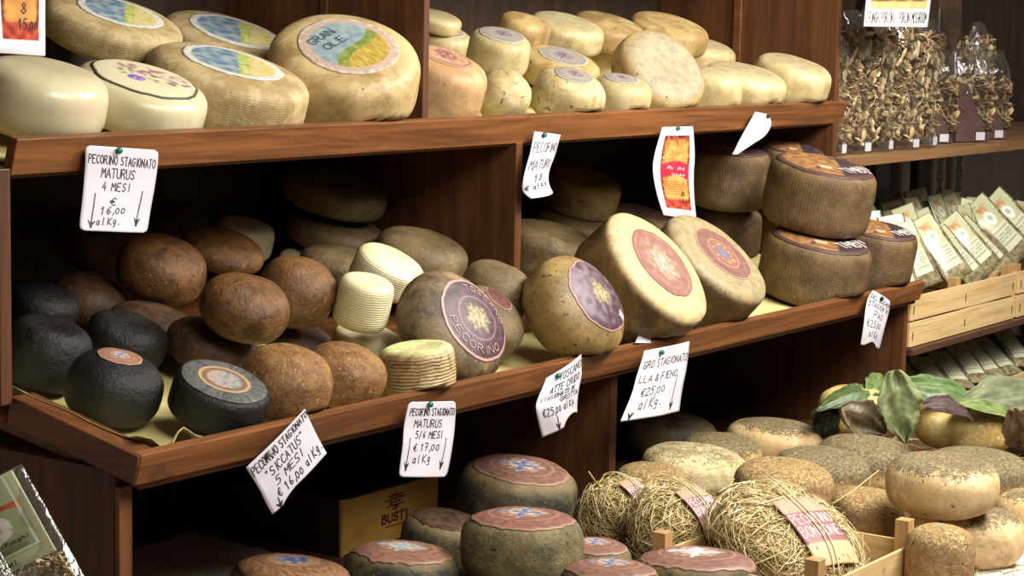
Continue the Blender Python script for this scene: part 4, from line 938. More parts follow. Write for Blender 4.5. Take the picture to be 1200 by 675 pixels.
# ------------------------------------------------------------------ straw bundles
def straw_bundle(key, label, nst, seed, lab_ang):
    w = Wheel(key, .02); w.build('straw_bundle', 'straw_core', label, 'cheese', 'straw-wrapped cheeses', 64, 30)
    inv = w.mw.inverted()
    def fit(q):   # straw stays above the table and inside the crate it stands in
        g = w.mw @ q; g.z = max(g.z, .4475)
        if key == 'H3' and g.z < .60: g.x = min(max(g.x, 3.53), 3.955); g.y = min(max(g.y, 1.70), 2.055)
        return inv @ g
    rnd = random.Random(seed); mb = MB()
    for i in range(nst):
        d = Vector((rnd.gauss(0, 1), rnd.gauss(0, 1), rnd.gauss(0, 1))).normalized()
        tg = d.cross(Vector((rnd.gauss(0, 1), rnd.gauss(0, 1), rnd.gauss(0, 1)))).normalized()
        L = rnd.uniform(.2, .95); lift = rnd.uniform(1.0, 1.055); fly = rnd.random() < .16; pts = []
        bend = rnd.uniform(-.1, .1); side = d.cross(tg)
        for k in range(6):
            f = (k/5-.5)*L; q = (d*math.cos(f)+tg*math.sin(f)+side*bend*f*f).normalized()
            rho = math.hypot(q.x, q.y); a_ = w.R; b_ = w.H
            sc = 1/((rho/a_)**w.p+(abs(q.z)/b_)**w.p)**(1/w.p)
            pts.append(fit(q*sc*(lift+(.12*(k/5) if fly else 0)+rnd.uniform(-.008, .008))))
        c = rnd.choice([(238, 222, 170), (222, 202, 144), (204, 182, 122), (244, 232, 190), (176, 150, 96), (214, 194, 142)])
        mb.tube(pts, rnd.uniform(.0005, .0015), 4, c, flat=.5)
    o = link('straw_wrap', mesh('straw_wrap', mb.v, mb.f, mb.c), 'straw', w.o, local=True); o['kind'] = 'stuff'
    # paper band label wrapped over the straw
    ca, sa = math.cos(R_(lab_ang)), math.sin(R_(lab_ang)); nu, nv = 16, 40; vs = []; cols = []
    def bp(u, v, lift=1.09):  # u across (-1..1), v along (-1..1)
        x = (u*.36*ca - (v*.78)*sa); y = (u*.36*sa + (v*.78)*ca)
        vv = Vector((x*w.R, y*w.R, 0)); q = min(math.hypot(x, y), .97); z = w.H*(1-q**w.p)**(1/w.p)
        return Vector((vv.x, vv.y, z))*lift+Vector((0, 0, .004))
    for j in range(nv+1):
        for i in range(nu+1):
            u, v = i/nu*2-1, j/nv*1.32-1; vs.append(bp(u, v))
            c = mixc((206, 168, 140), (184, 146, 118), .5+n2(u, v, 3)) if v > .0 else mixc((156, 96, 96), (140, 84, 84), n2(u, v, 6)+.5) if v > -.62 else (208, 178, 132)
            if .24 < v < .28: c = (196, 146, 130)
            cols.append(c)
    fs = [(j*(nu+1)+i, j*(nu+1)+i+1, (j+1)*(nu+1)+i+1, (j+1)*(nu+1)+i) for j in range(nv) for i in range(nu)]
    lb = link('label', mesh('label', vs, fs, cols), 'label', w.o, local=True); so = lb.modifiers.new('thickness', 'SOLIDIFY'); so.thickness = .0008; so.offset = 1
    for txt, v0, hh in (('PECORINO', -.24, .20), ('BONDONE', -.50, .20)):
        paths, W_ = text_paths(txt); mb = MB()
        for st in paths:
            pts = []
            for k in range(len(st)-1):
                for q in range(4):
                    f = q/3; x = st[k][0]+(st[k+1][0]-st[k][0])*f; y = st[k][1]+(st[k+1][1]-st[k][1])*f
                    pts.append(bp(-.9+1.8*x/W_, v0+y/6*hh, 1.105))
            ribbon(mb, pts, lambda i: Vector((0, 0, 1)), .0017)
        link('lettering', mesh('lettering', mb.v, mb.f), 'white_ink', lb, local=True)
    # raffia tie
    mb = MB()
    for off in (-.1, .05):
        pts = []
        for k in range(21):
            v = -1.15+2.3*k/20; x = off+.10*math.sin(v*3+seed); pts.append(bp(x*1.4+v*.25, v*1.0, 1.13))
        mb.tube(pts, .0013, 5)
    mb.build('raffia_tie', 'twine', None, True); t_ = bpy.data.objects[-1] if False else None
    o = [q for q in COL.objects if q.name.startswith('raffia_tie') and q.parent is None][0]; o.parent = w.o; o.matrix_parent_inverse = Matrix()
    return w
straw_bundle('H1', 'smallest straw-wrapped cheese, leftmost of the straw bundles', 1300, 1, 45)
straw_bundle('H2', 'middle straw-wrapped cheese behind the salmon label with the white star', 1900, 2, 40)
straw_bundle('H3', 'largest straw-wrapped cheese standing in the small wooden crate', 2800, 3, 33)

# loose straw on the table
rnd = random.Random(5)
mb = MB()
for i in range(900):
    x = rnd.uniform(3.9, 5.5); y = rnd.uniform(1.45, 2.43); a = rnd.uniform(0, 6.28); L = rnd.uniform(.03, .12)
    p = Vector((x, y, .441+rnd.random()*.012)); d = Vector((math.cos(a), math.sin(a), rnd.uniform(-.02, .02)))
    mb.tube([p-d*L/2, p+Vector((0, 0, .004)), p+d*L/2], rnd.uniform(.0008, .0014), 4, rnd.choice([(206, 184, 124), (180, 156, 96), (150, 126, 78)]))
tag(mb.build('loose_straw', 'straw', None, True, cols=True, origin=(4.7, 1.9, .44)), 'dry straw strewn over the table under the herb-coated cheeses', 'straw', kind='stuff')
def stalk(pts, label, r=.0014):
    mb = MB(); mb.tube(pts, r, 5, (206, 184, 124)); tag(mb.build('straw_stalk', 'straw', None, True, cols=True, origin=pts[0]), label, 'straw', 'loose stalks lying on the cheeses')
stalk([at(827, 551, 2.33), at(862, 543, 2.30), at(900, 538, 2.28), at(925, 541, 2.26)], 'long thin dark stalk lying across the white-mottled cheese', .0012)
stalk([at(976, 590, 1.95), at(1000, 575, 1.95), at(1030, 551, 1.96)], 'pale stalk slanting up in front of the herb-crusted cheese', .0016)
stalk([at(690, 553, 2.25), at(703, 572, 2.26)], 'short stalk poking up from the leftmost straw bundle', .0018)

sheet_on('base_paper', [atz(1128, 700, .438), atz(1240, 690, .438), atz(1260, 630, .438), atz(1170, 640, .438)], 'pale_paper',
         'crumpled white paper under the cheeses in the bottom right corner', 'paper', .018, 9, z=.003)
# ------------------------------------------------------------------ price cards
INK = 'ink'
def price_card(L, Rr, ys, label, lines, arrows=(), belly=.008, seed=1, corner=.0, pin=(.4, .07), pinmat='pin', w=.0019, notch=None, colf=None):
    c = Card([at(p[0], p[1], y) for p, y in zip(L, ys)], [at(p[0], p[1], y) for p, y in zip(Rr, ys)], belly, seed, corner)
    o = c.sheet('price_card', 'card', None, notch=notch); tag(o, label, 'price card', 'price cards pinned to the shelf lips')
    mb = MB()
    for k, (txt, a0, a1, tb, h, sl) in enumerate(lines): c.write(mb, txt, a0, a1, tb, h, sl, w, seed=seed*10+k)
    for (a, t0, t1) in arrows:
        c.strokes(mb, [[(a+.02, t0), (a, t1)], [(a-.035, t1-.09), (a, t1), (a+.045, t1-.08)]], w*1.2)
        c.strokes(mb, [[(a-.01, t1-.06), (a, t1)], [(a+.02, t1-.06), (a, t1)]], w*2.2)
    if mb.v: link('handwriting', mesh('handwriting', mb.v, mb.f), INK, o)
    p = c.P(*pin); n = c.nrm(*pin); mb = MB(); mb.tube([p-n*.002, p+n*.004, p+n*.0042, p+n*.009], [.0035, .0035, .0062, .0052], 12)
    mb.build('push_pin', pinmat, o, True)
    return c
price_card([(100,170),(99,205),(96,240),(93,270)], [(186,176),(182,210),(177,244),(172,273)], [2.684,2.682,2.676,2.668],
  'price card with two arrows for the four-month cheese, left on the upper lip',
  [('PECORINO STAGIONATO', .04, .96, .205, .085, .02), ('MATURUS', .22, .68, .345, .10, .01), ('4 MESI', .24, .62, .49, .09, 0), ('€', .36, .45, .655, .085, 0), ('16,00', .24, .60, .765, .085, -.02), ('al Kg.', .2, .52, .895, .085, -.02)],
  [(.14, .53, .93), (.80, .48, .88)], .004, 1, .10, (.42, .055))
price_card([(626,154),(620,180),(613,208),(613,224),(622,233)], [(657,158),(651,180),(644,200),(643,214),(648,226)], [2.684,2.675,2.668,2.668,2.66],
  'narrow curling price card hanging from the upper lip above the divider',
  [('PECORINO', .06, .94, .24, .10, -.02), ('MATURO', .08, .85, .42, .10, 0), ('18', .30, .60, .60, .11, 0), ('€ al Kg', .05, .8, .76, .10, .0)], (), .012, 2, 0, (.3, .05))
price_card([(885,131),(876,147),(866,166),(858,181)], [(902,135),(903,148),(893,162),(862,180)], [2.684,2.67,2.65,2.63],
  'small folded-over price card at the right end of the upper lip', [], (), .012, 3, 0, (.7, .1), 'ribbon')
price_card([(288,548),(300,566),(310,586),(319,603)], [(357,479),(363,492),(373,512),(382,531)], [2.384,2.38,2.374,2.37],
  'slanted torn-edged price card for the five-month cheese below the golden brown cheeses',
  [('PECORINO STAGIONATO', .03, .99, .25, .15, -.02), ('"SICCATUS"', .14, .82, .46, .14, 0), ('5 MESI', .22, .68, .64, .13, 0), ('€ 16,00 al Kg.', .17, .97, .82, .13, .02)], [(.13, .80, .97)], .008, 4, 0, (.30, .12), 'pin2', .0020,
  notch=lambda a: .9*math.sin(math.pi*clamp((a-.16)/.84))**.6*(1.1-a))
price_card([(479,471),(473,500),(470,530),(467,559)], [(534,470),(533,500),(529,530),(523,559)], [2.384,2.382,2.376,2.37],
  'price card with rounded corners and two arrows for the five to six month cheese',
  [('PECORINO STAGIONATO', .06, .97, .20, .085, 0), ('MATURUS', .18, .70, .34, .095, 0), ('5/6 MESI', .22, .72, .48, .09, 0), ('€ 17,00', .2, .70, .655, .10, -.02), ('al Kg', .22, .56, .80, .09, -.02)],
  [(.11, .48, .88), (.80, .48, .86)], .004, 5, .10, (.40, .055))
price_card([(640,443),(631,467),(628,482),(636,513)], [(681,415),(681,440),(677,463),(676,484)], [2.384,2.376,2.370,2.372],
  'bent price card with a trailing tip for the raw milk Tuscan cheese',
  [('TOSCANO', .36, .97, .20, .11, 0), ('ATTE CRUDO', .22, .92, .355, .11, 0), ('STAGIONATO IN', .06, .80, .50, .10, 0), ('GROTTA', .48, .95, .62, .09, 0), ('€25,00 al Kg.', .10, .88, .77, .10, -.01)], [(.34, .80, .97)], .014, 6, 0, (.28, .10), 'pin', .0019,
  notch=lambda a: .6*math.sin(math.pi*clamp((a-.45)/.55))**.6)
price_card([(755,411),(748,436),(740,462),(727,494)], [(808,400),(805,425),(801,450),(796,482)], [2.384,2.380,2.374,2.368],
  'flared price card mentioning hay hanging under the pale-faced leaning wheel',
  [('GRO STAGIONATO', .06, .97, .30, .10, -.01), ('LLA & FIENO', .06, .78, .52, .11, -.01), ('€25,00', .14, .58, .72, .11, -.02), ('al Kg.', .18, .54, .86, .10, -.02)], [(.78, .50, .92), (.10, .88, .97)], .008, 7, 0, (.34, .10))
price_card([(1023,340),(1017,352),(1012,380),(1009,404)], [(1043,353),(1042,365),(1036,385),(1030,409)], [2.384,2.378,2.372,2.375],
  'small crumpled price card pinned near the right end of the lower lip',
  [('DEL BUCHER', .05, .95, .26, .10, .03), ('STAGION IN', .05, .9, .40, .09, .02), ('PAG', .3, .7, .54, .09, .02), ('€25,00', .1, .7, .68, .10, .02), ('al Kg', .2, .6, .82, .09, .02)], (), .010, 8, 0, (.42, .17), 'ribbon', .0018,
  notch=lambda a: .5*math.sin(math.pi*clamp((a-.1)*1.6)))
# white slip under the leaning wheel
c = Card([at(752, 386, 2.45), at(744, 402, 2.402)], [at(792, 391, 2.45), at(786, 402, 2.402)], .002, 3)
tag(c.sheet('paper_slip', 'card', None, 10, 6), 'plain white paper slip lying over the lip in front of the pale-faced wheel', 'paper')

# laminated leaflets
def leaflet_art(u, v, mid=True):
    if u < .07 or u > .93 or v < .04 or v > .95: return (214, 208, 210)
    if u < .14 or u > .86 or v < .09 or v > .88: return (240, 238, 242)
    a = (u-.14)/.72; b = (v-.09)/.79
    c = mixc((214, 160, 84), (190, 120, 64), .4+n2(a*2, b*4, 2))
    edge = min(a, 1-a, b, 1-b)
    c = mixc(c, (96, 30, 30), clamp(1-edge*9+n2(a*3, b*8, 3)*.6))
    if mid and .34+.03*math.cos(a*6) < b < .58+.03*math.cos(a*6): c = mixc((222, 52, 72), (206, 40, 62), n2(a, b, 5)+.5)
    if b > .88: c = mixc((206, 96, 64), (150, 50, 44), n2(a*3, b*9, 2)+.5)
    return c
def leaflet(L, Rr, ys, label, price, mid, seed, group='laminated leaflets'):
    c = Card([at(p[0], p[1], y) for p, y in zip(L, ys)], [at(p[0], p[1], y) for p, y in zip(Rr, ys)], .006, seed, .03)
    o = c.sheet('laminated_leaflet', 'leaflet', None, 40, 90, lambda u, v: leaflet_art(u, v, mid)); tag(o, label, 'leaflet', group)
    mb = MB()
    for k, (txt, a0, a1, tb, h, w_) in enumerate(price): c.write(mb, txt, a0, a1, tb, h, 0, w_, seed=seed+k)
    link('handwriting', mesh('handwriting', mb.v, mb.f), INK, o)
    if mid:
        mb = MB(); c.write(mb, 'Rubino', .28, .72, .46, .045, 0, .0010, .3, .5, 9); c.write(mb, 'toscano', .4, .74, .53, .03, 0, .001)
        link('lettering', mesh('lettering', mb.v, mb.f), 'white_ink', o)
        mb = MB()
        for k in range(6): c.strokes(mb, [[(.22, .60+k*.025), (.72, .60+k*.025)]], .0007)
        c.write(mb, 'Chianti', .3, .72, .27, .06, 0, .0012, .3, .5, 4)
        link('small_print', mesh('small_print', mb.v, mb.f), 'red_ink', o)
        p = c.P(.45, .03); n = c.nrm(.45, .03); mb = MB(); mb.tube([p-n*.002, p+n*.004, p+n*.0042, p+n*.009], [.0035, .0035, .006, .005], 12); mb.build('push_pin', 'pin', o, True)
    return o
leaflet([(776,149),(768,180),(766,200),(770,228),(777,252)], [(812,148),(814,180),(813,205),(814,232),(816,258)], [2.684,2.665,2.652,2.643,2.640],
  'orange laminated leaflet with a crimson band hanging from the upper lip', [('8', .56, .68, .745, .05, .002), ('18,00', .5, .82, .81, .045, .0016)], True, 11)
leaflet([(-12,-140),(-10,-40),(-6,62)], [(50,-138),(52,-40),(53,66)], [2.695,2.695,2.695],
  'orange laminated price leaflet at the top left corner above the glossy cream cheese', [('8', .48, .58, .74, .055, .002), ('15,00', .42, .82, .82, .055, .002)], False, 13)

# sign over the mushrooms
c = Card([at(1019,-48,2.60), at(1015,-8,2.60), at(1012,31,2.60)], [at(1095,-48,2.60), at(1092,-8,2.60), at(1087,32,2.60)], .003, 5)
def sign_art(u, v):
    if v > .70 or u < .07 or u > .93 or v < .04: return (240, 238, 240)
    return mixc((216, 170, 92), (120, 80, 50), .5+1.4*n2(u*3, v*2, 2)) if v < .62 else mixc((206, 176, 110), (232, 208, 146), n2(u*4, v, 3)+.5)
sg = c.sheet('mushroom_sign', 'leaflet', None, 40, 40, sign_art); tag(sg, 'white sign with a yellow-brown picture hanging before the mushroom bags', 'sign')
mb = MB(); c.write(mb, 'FUNGHI PORCINI - PORCINI MUSHROOM', .06, .95, .91, .16, 0, .0028, .0, .0); 
c.strokes(mb, [[(.06, .955), (.94, .955)]], .001)
link('lettering', mesh('lettering', mb.v, mb.f), INK, sg)
tp = c.P(0, 0); tp2 = c.P(1, 0)
mb = MB()
for q in (.08, .92):
    a = c.P(q, 0); mb.tube([a, a+Vector((0, .02, .3)), Vector((a.x, 2.70, 2.2))], .0012, 5)
mb.build('hanging_wire', 'twine', sg, True)
rail = MB(); rail.box((5.4, 2.68, 2.2), (9.0, 2.72, 2.24)); rr = rail.build('sign_rail', 'dark_panel'); tag(rr, 'wooden rail above the mushroom shelf that carries the sign', 'rail')
for x in (5.7, 8.9):
    mb = MB(); mb.box((x-.02, 2.72, 2.2), (x+.02, 3.34, 2.24)); mb.build('bracket', 'dark_panel', rr)

# ------------------------------------------------------------------ cardboard box under the lower shelf
bx = empty('cardboard_box', (3.65, 2.95, .438)); tag(bx, 'cardboard wine box, ochre front and dark side, on the bottom board', 'box')
X0, X1, Y0, Y1, Z0, Z1 = 3.445, 3.80, 2.80, 3.12, .4385, .566
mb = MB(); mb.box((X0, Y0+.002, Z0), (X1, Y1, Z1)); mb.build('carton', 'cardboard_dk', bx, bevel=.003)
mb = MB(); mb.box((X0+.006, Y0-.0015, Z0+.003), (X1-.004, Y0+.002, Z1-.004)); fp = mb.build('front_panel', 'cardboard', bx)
mb = MB(); mb.box((X0-.001, Y0-.003, Z0), (X0+.007, Y0+.003, Z1)); mb.build('corner_edge', 'gold_trim', bx)
cc = Card([(X0+.006, Y0-.002, Z1-.004), (X0+.006, Y0-.002, Z0)], [(X1-.004, Y0-.002, Z1-.004), (X1-.004, Y0-.002, Z0)], 0, 1)
cc.P = lambda a, t, lift=0: Vector((X0+.006+(X1-X0-.01)*a, Y0-.002-lift, Z1-.004-(Z1-Z0-.004)*t)); cc.nrm = lambda a, t: Vector((0, -1, 0))
mb = MB(); cc.write(mb, 'BUSTI', .40, .66, .62, .15, 0, .0045, 0, 0)
for k, (a, b) in enumerate(((.46, .62), (.42, .64), (.48, .58), (.44, .62), (.50, .56))): cc.strokes(mb, [[(a, .16+k*.06), (b, .14+k*.06)]], .003)
cc.strokes(mb, [[(.50, .14), (.48, .30), (.56, .36), (.60, .20), (.53, .12), (.50, .14)], [(.54, .08), (.54, .42)], [(.44, .70), (.64, .70)]], .0025)
link('crest_print', mesh('crest_print', mb.v, mb.f), 'red_ink', bx)
cc.P = lambda a, t, lift=0: Vector((X0-.0005-lift, Y1-(Y1-Y0)*a, Z1-(Z1-Z0)*t)); cc.nrm = lambda a, t: Vector((-1, 0, 0))
mb = MB(); cc.write(mb, 'O ROMAGNONE', .30, .92, .66, .2, 0, .0035, 0, 0); link('side_lettering', mesh('side_lettering', mb.v, mb.f), 'brown_ink', bx)

# ------------------------------------------------------------------ crates
def crate(x0, x1, y0, y1, z0, h, label, slats=2, posts=None, name='wooden_crate', grp=None, hp=.02):
    e = empty(name, ((x0+x1)/2, (y0+y1)/2, z0)); tag(e, label, 'crate', grp)
    sh = h/slats
    for k in range(slats):
        zz = z0+k*sh+.002
        for y in (y0, y1):
            mb = MB(); mb.box((x0, y-.003, zz), (x1, y+.003, zz+sh-.006)); mb.build('slat', 'crate', e, bevel=.001)
        for x in (x0, x1):
            mb = MB(); mb.box((x-.003, y0+.004, zz), (x+.003, y1-.004, zz+sh-.006)); mb.build('slat', 'crate_y', e, bevel=.001)
    mb = MB()
    for k in range(5):
        yy = y0+.01+(y1-y0-.06)*k/4; mb.box((x0+.004, yy, z0), (x1-.004, yy+.045, z0+.005))
    mb.build('bottom_slats', 'crate', e)
    for px in (posts or (x0, x1)):
        for yy in (y0, y1):
            a = px+.004 if px < (x0+x1)/2 else px-.034; b = yy+.004 if yy == y0 else yy-.034
            mb = MB(); mb.box((a, b, z0+.004), (a+.03, b+.03, z0+h+hp)); mb.build('corner_post', 'crate_post', e, bevel=.001)
    # wire staples
    mb = MB()
    for px in (x0+.02, (x0+x1)/2, x1-.02):
        for k in range(slats): mb.tube([(px, y0-.0042, z0+k*sh+.02), (px, y0-.005, z0+k*sh+.045)], .0012, 5)
    mb.build('staples', 'ribbon', e); return e
crate(5.64, 6.46, 2.46, 2.98, .676, .155, 'light wooden crate full of sachets, nearest the shelving', 2, (5.64, 5.99, 6.46), grp='light wooden crates')
crate(6.49, 7.30, 2.46, 2.98, .676, .155, 'light wooden crate full of sachets, cut off by the right edge', 2, None, grp='light wooden crates')
crate(3.515, 3.965, 1.692, 2.066, .438, .115, 'small light wooden crate holding the largest straw bundle', 1, None, hp=.045)
crate(5.70, 6.80, 2.42, 2.95, .438, .07, 'shallow wooden crate of sachets behind the leaf-wrapped cheeses', 1, None)

# ------------------------------------------------------------------ bags of dried mushrooms
def flakes(name, w, d, h, n, seed, size=1.0):
    rnd = random.Random(seed); mb = MB()
    for i in range(n):
        p = Vector((rnd.uniform(-w, w)*.5, rnd.choice([-1, 1, -1])*d*.5*rnd.uniform(.45, 1), rnd.uniform(.035, h)))
        if rnd.random() < .3: p.x = rnd.choice([-1, 1])*w*.5; p.y = rnd.uniform(-d, d)*.5
        a = Vector((rnd.gauss(0, .8), rnd.gauss(0, .35), rnd.gauss(0, 1))).normalized(); b = a.cross(Vector((rnd.gauss(0, 1), rnd.gauss(0, 1), rnd.gauss(0, 1)))).normalized()
        L = rnd.uniform(.026, .070)*size; cu = rnd.uniform(-.32, .32)*L; pts = [p+a*(k/4-.5)*L+b*cu*(1-(k/2-1)**2) for k in range(5)]
        wd = rnd.uniform(.004, .013)*size
        c = rnd.choice([(206, 184, 142), (178, 150, 108), (150, 122, 84), (110, 88, 60), (190, 168, 124), (220, 204, 166), (84, 66, 48)])
        mb.tube(pts, [wd*.45, wd, wd*.6, wd*1.15, wd*.6], 6, c, flat=.28)
    return mesh(name, mb.v, mb.f, mb.c)
def bag_shell(w, d, h, seed, n=22, m_=30):
    vs = []
    for j in range(m_+1):
        v = j/m_; z = h*v; k = 1-clamp((v-.74)/.26)**1.5; dd = max(.04, k)
        ww = 1-.12*clamp((v-.8)/.2)+.05*math.sin(v*9+seed)
        for i in range(n):
            a = 2*math.pi*i/n; cx = math.copysign(abs(math.cos(a))**.5, math.cos(a)); sy = math.copysign(abs(math.sin(a))**.6, math.sin(a))
            q = 1+.05*nz((cx*2, sy*2, v*5), 1.3, seed)
            vs.append(Vector((cx*w*.5*ww*q, sy*d*.5*dd*q+.012*nz((cx, v*3, 0), 2, seed)*(1-dd), z+(.02*nz((cx*3, 0, 0), 2, seed) if j == m_ else 0))))
    fs = [(j*n+i, j*n+(i+1) % n, (j+1)*n+(i+1) % n, (j+1)*n+i) for j in range(m_) for i in range(n)]+[tuple(range(n))[::-1], tuple(m_*n+i for i in range(n))]
    return mesh('film', vs, fs)
fl_big = [flakes('dried_mushrooms', .130, .080, .37, 480, s) for s in (1, 2)]
fl_small = flakes('dried_mushrooms', .14, .06, .20, 240, 5, 1.05)
sh_big = [bag_shell(.150, .105, .43, s) for s in (1, 2)]; sh_small = bag_shell(.155, .09, .31, 3)
M['flake'] = M['straw']
def bag(x, y, z, rz, sc, label, kind='big', k=0, card=False):
    e = empty('mushroom_bag', (0, 0, 0))
    fm = fl_big[k % 2] if kind == 'big' else fl_small; sm = sh_big[k % 2] if kind == 'big' else sh_small
    for nm, me, mt in (('dried_mushrooms', fm, 'flake'), ('film', sm, 'film')):
        o = bpy.data.objects.new(nm, me); COL.objects.link(o); o.parent = e
        if not me.materials: me.materials.append(M[mt])
        if nm == 'film':
            for p in me.polygons: p.use_smooth = True
        else: o['kind'] = 'stuff'
    mb = MB(); w = .035; mb.box((-w/2+.02, -.056, .008), (w/2+.02, -.054, .034)); mb.build('sticker', 'card', e)
    if card:
        mb = MB(); mb.prism([(-.074, -.050, .004), (.06, -.050, .004), (.02, -.046, .08), (-.03, -.044, .19), (-.074, -.046, .20)], (0, .002, 0)); mb.build('card_insert', 'dark_card', e)
    e.location = (x, y, z); e.rotation_euler = (0, 0, rz); e.scale = (sc, sc, sc)
    tag(e, label, 'bag', 'bags of dried mushrooms'); return e
zb = 1.2185
bag(5.735, 2.80, zb, R_(6), 1.0, 'tall bag of dried mushrooms touching the end of the cheese shelving', k=0)
bag(5.905, 2.80, zb, R_(-4), 1.0, 'second tall bag of dried mushrooms from the cheese shelving', k=1)
bag(6.075, 2.80, zb, R_(5), .98, 'middle of the five tall bags of dried mushrooms', k=0)
bag(6.245, 2.79, zb, R_(-6), .99, 'fourth tall bag of dried mushrooms, under the right half of the sign', k=1)
bag(6.42, 2.80, zb, R_(3), .97, 'rightmost of the five tall bags of dried mushrooms', k=0)
bag(6.66, 2.86, zb, R_(-34), 1.0, 'small mushroom bag with a dark plum card beside the tall bags', 'small', card=True)
bag(6.87, 2.82, zb, R_(-32), 1.05, 'small shiny mushroom bag in the front with a plum card', 'small', card=True)
bag(7.10, 2.84, zb, R_(-34), 1.0, 'small mushroom bag cut off at the right edge', 'small', card=True)
bag(6.76, 3.06, zb, R_(5), .98, 'back bag with a shiny knotted top above the plum-card bags', k=1)
bag(7.06, 3.06, zb, R_(-4), .98, 'back bag at the right with pale mushroom slices near its top', k=0)
bag(7.34, 2.98, zb, R_(2), .95, 'bag of dried mushrooms farthest right on the shelf', k=1)
def foil(x, y, label, h=.62, w=.2):
    mb = MB()
    mb.prism([(x-w/2, y-.03, zb), (x+w/2, y-.03, zb), (x+w*.35, y-.02, zb+h*.8), (x, y, zb+h), (x-w*.4, y-.01, zb+h*.7)], (0, .05, 0))
    o = mb.build('foil_pouch', 'foil', None, origin=(x, y, zb), bevel=.01); tag(o, label, 'pouch', 'dark foil pouches behind the mushroom bags')
foil(7.0, 3.22, 'dark pointed foil pouch behind the small mushroom bags'); foil(7.30, 3.22, 'brown pointed foil pouch nearest the right edge', .6, .24); foil(7.62, 3.22, 'dark foil pouch cut off by the right edge', .66, .24)

# ------------------------------------------------------------------ sachets
def sachet_art(u, v):
    if u < .05 or u > .95: return (206, 206, 176)
    c = (190, 192, 152)
    d = math.hypot((u-.5)/1.0, (v-.30)/1.5)
    if .10 < v < .26 and .24 < u < .76: c = mixc((186, 128, 86), (196, 188, 144), .5+2*n2(u*3, v*5, 2))
    if math.hypot(u-.5, (v-.38)*1.6) < .20: c = (232, 232, 222)
    if math.hypot(u-.5, (v-.38)*1.6) < .09: c = (176, 180, 160)
    if v > .56: c = (212, 212, 186)
    if v > .58 and v < .92 and .14 < u < .8 and int(v*46) % 2 == 0 and n2(u*9, int(v*46), 1) > -.2: c = (146, 150, 120)
    return c
def sachet_proto():
    e = empty('herb_sachet')
    mb = MB(); n_, m_ = 8, 10; vs = []
    for s_ in (-1, 1):
        for j in range(m_+1):
            for i in range(n_+1):
                u, v = i/n_*2-1, j/m_; th = .011*(1-u*u)**.7*math.sin(math.pi*min(1, v*1.25+.0))**.7 if v < .8 else .0012
                vs.append(Vector((u*.045, s_*max(.0008, th), v*.205)))
    N = (n_+1)*(m_+1); fs = []
    for j in range(m_):
        for i in range(n_):
            a = j*(n_+1)+i; fs.append((a, a+1, a+n_+2, a+n_+1)); fs.append((N+a, N+a+n_+1, N+a+n_+2, N+a+1))
    for j in range(m_):
        a = j*(n_+1); b = a+n_; fs.append((a, a+n_+1, N+a+n_+1, N+a)); fs.append((b, N+b, N+b+n_+1, b+n_+1))
    for i in range(n_): fs.append((i, N+i, N+i+1, i+1)); a = m_*(n_+1)+i; fs.append((a, a+1, N+a+1, N+a))
    pouch = link('pouch', mesh('pouch', vs, fs), 'pouch', e)
    nu, nv = 18, 40; vs = []; cols = []
    for j in range(nv+1):
        for i in range(nu+1):
            u, v = i/nu, j/nv; z = .203-.165*v; q = z/.205; th = .011*(1-(u*2-1)**2)**.7*math.sin(math.pi*min(1, q*1.25))**.7 if q < .8 else .0012
            vs.append(Vector(((u-.5)*.078, -max(.001, th)-.0012, z))); cols.append(sachet_art(u, v))
    fs = [(j*(nu+1)+i, (j+1)*(nu+1)+i, (j+1)*(nu+1)+i+1, j*(nu+1)+i+1) for j in range(nv) for i in range(nu)]
    link('label', mesh('label', vs, fs, cols), 'leaflet', e)
    return e
M['pouch'] = cheese_mat('speckled_clear_pouch', (150, 140, 106), (104, 92, 64), (176, 168, 140), s=60, bump=.4, bs=30, rough=.22, spec=.6)
proto = sachet_proto(); first = [True]
def sachet(p, back, roll, yaw, label, group, sc=1.0):
    if first[0]: e = proto; first[0] = False
    else:
        e = proto.copy(); COL.objects.link(e)
        for ch in proto.children:
            c_ = ch.copy(); COL.objects.link(c_); c_.parent = e
    e.location = p; e.rotation_mode = 'XYZ'
    e.rotation_euler = Matrix.Rotation(yaw, 3, 'Z').to_4x4().to_3x3() @ Matrix.Rotation(-back, 3, 'X') @ Matrix.Rotation(roll, 3, 'Y') and \
        (Matrix.Rotation(yaw, 3, 'Z') @ Matrix.Rotation(-back, 3, 'X') @ Matrix.Rotation(roll, 3, 'Y')).to_euler()
    e.scale = (sc, sc, sc); tag(e, label, 'sachet', group); return e
rnd = random.Random(12)
# special front sachets of the upper crate: foot point, roll
sp = [((5.86, 2.56, .80), 22, -12, -40, 1.0, 'green-labelled sachet standing leftmost in the near crate, mostly clear'),
      ((5.98, 2.545, .82), 24, -20, -42, 1.05, 'upright green-labelled sachet leaning left with a round white emblem, left in the crate'),
      ((6.19, 2.53, .825), 30, -27, -40, 1.15, 'green-labelled sachet leaning left, brightest in the near crate'),
      ((6.37, 2.54, .80), 30, -34, -38, 1.05, 'overlapping sachet strongly tilted, right of the brightest one'),
      ((6.45, 2.53, .83), 26, -36, -40, 1.1, 'sachet fanned in front of the strongly tilted one'),
      ((6.64, 2.56, .81), 26, -40, -38, 1.1, 'sachet leaning left just over the corner posts of the two crates'),
      ((6.86, 2.58, .84), 24, -40, -40, 1.25, 'pale sachet leaning left at the near end of the far crate'),
      ((6.98, 2.56, .86), 24, -42, -40, 1.25, 'white-printed sachet leaning left by the right edge of the picture')]
for p, bk, ro, ya, sc, lb in sp: sachet(p, R_(bk), R_(ro), R_(ya), lb, 'sachets at the front of the light crates', sc)
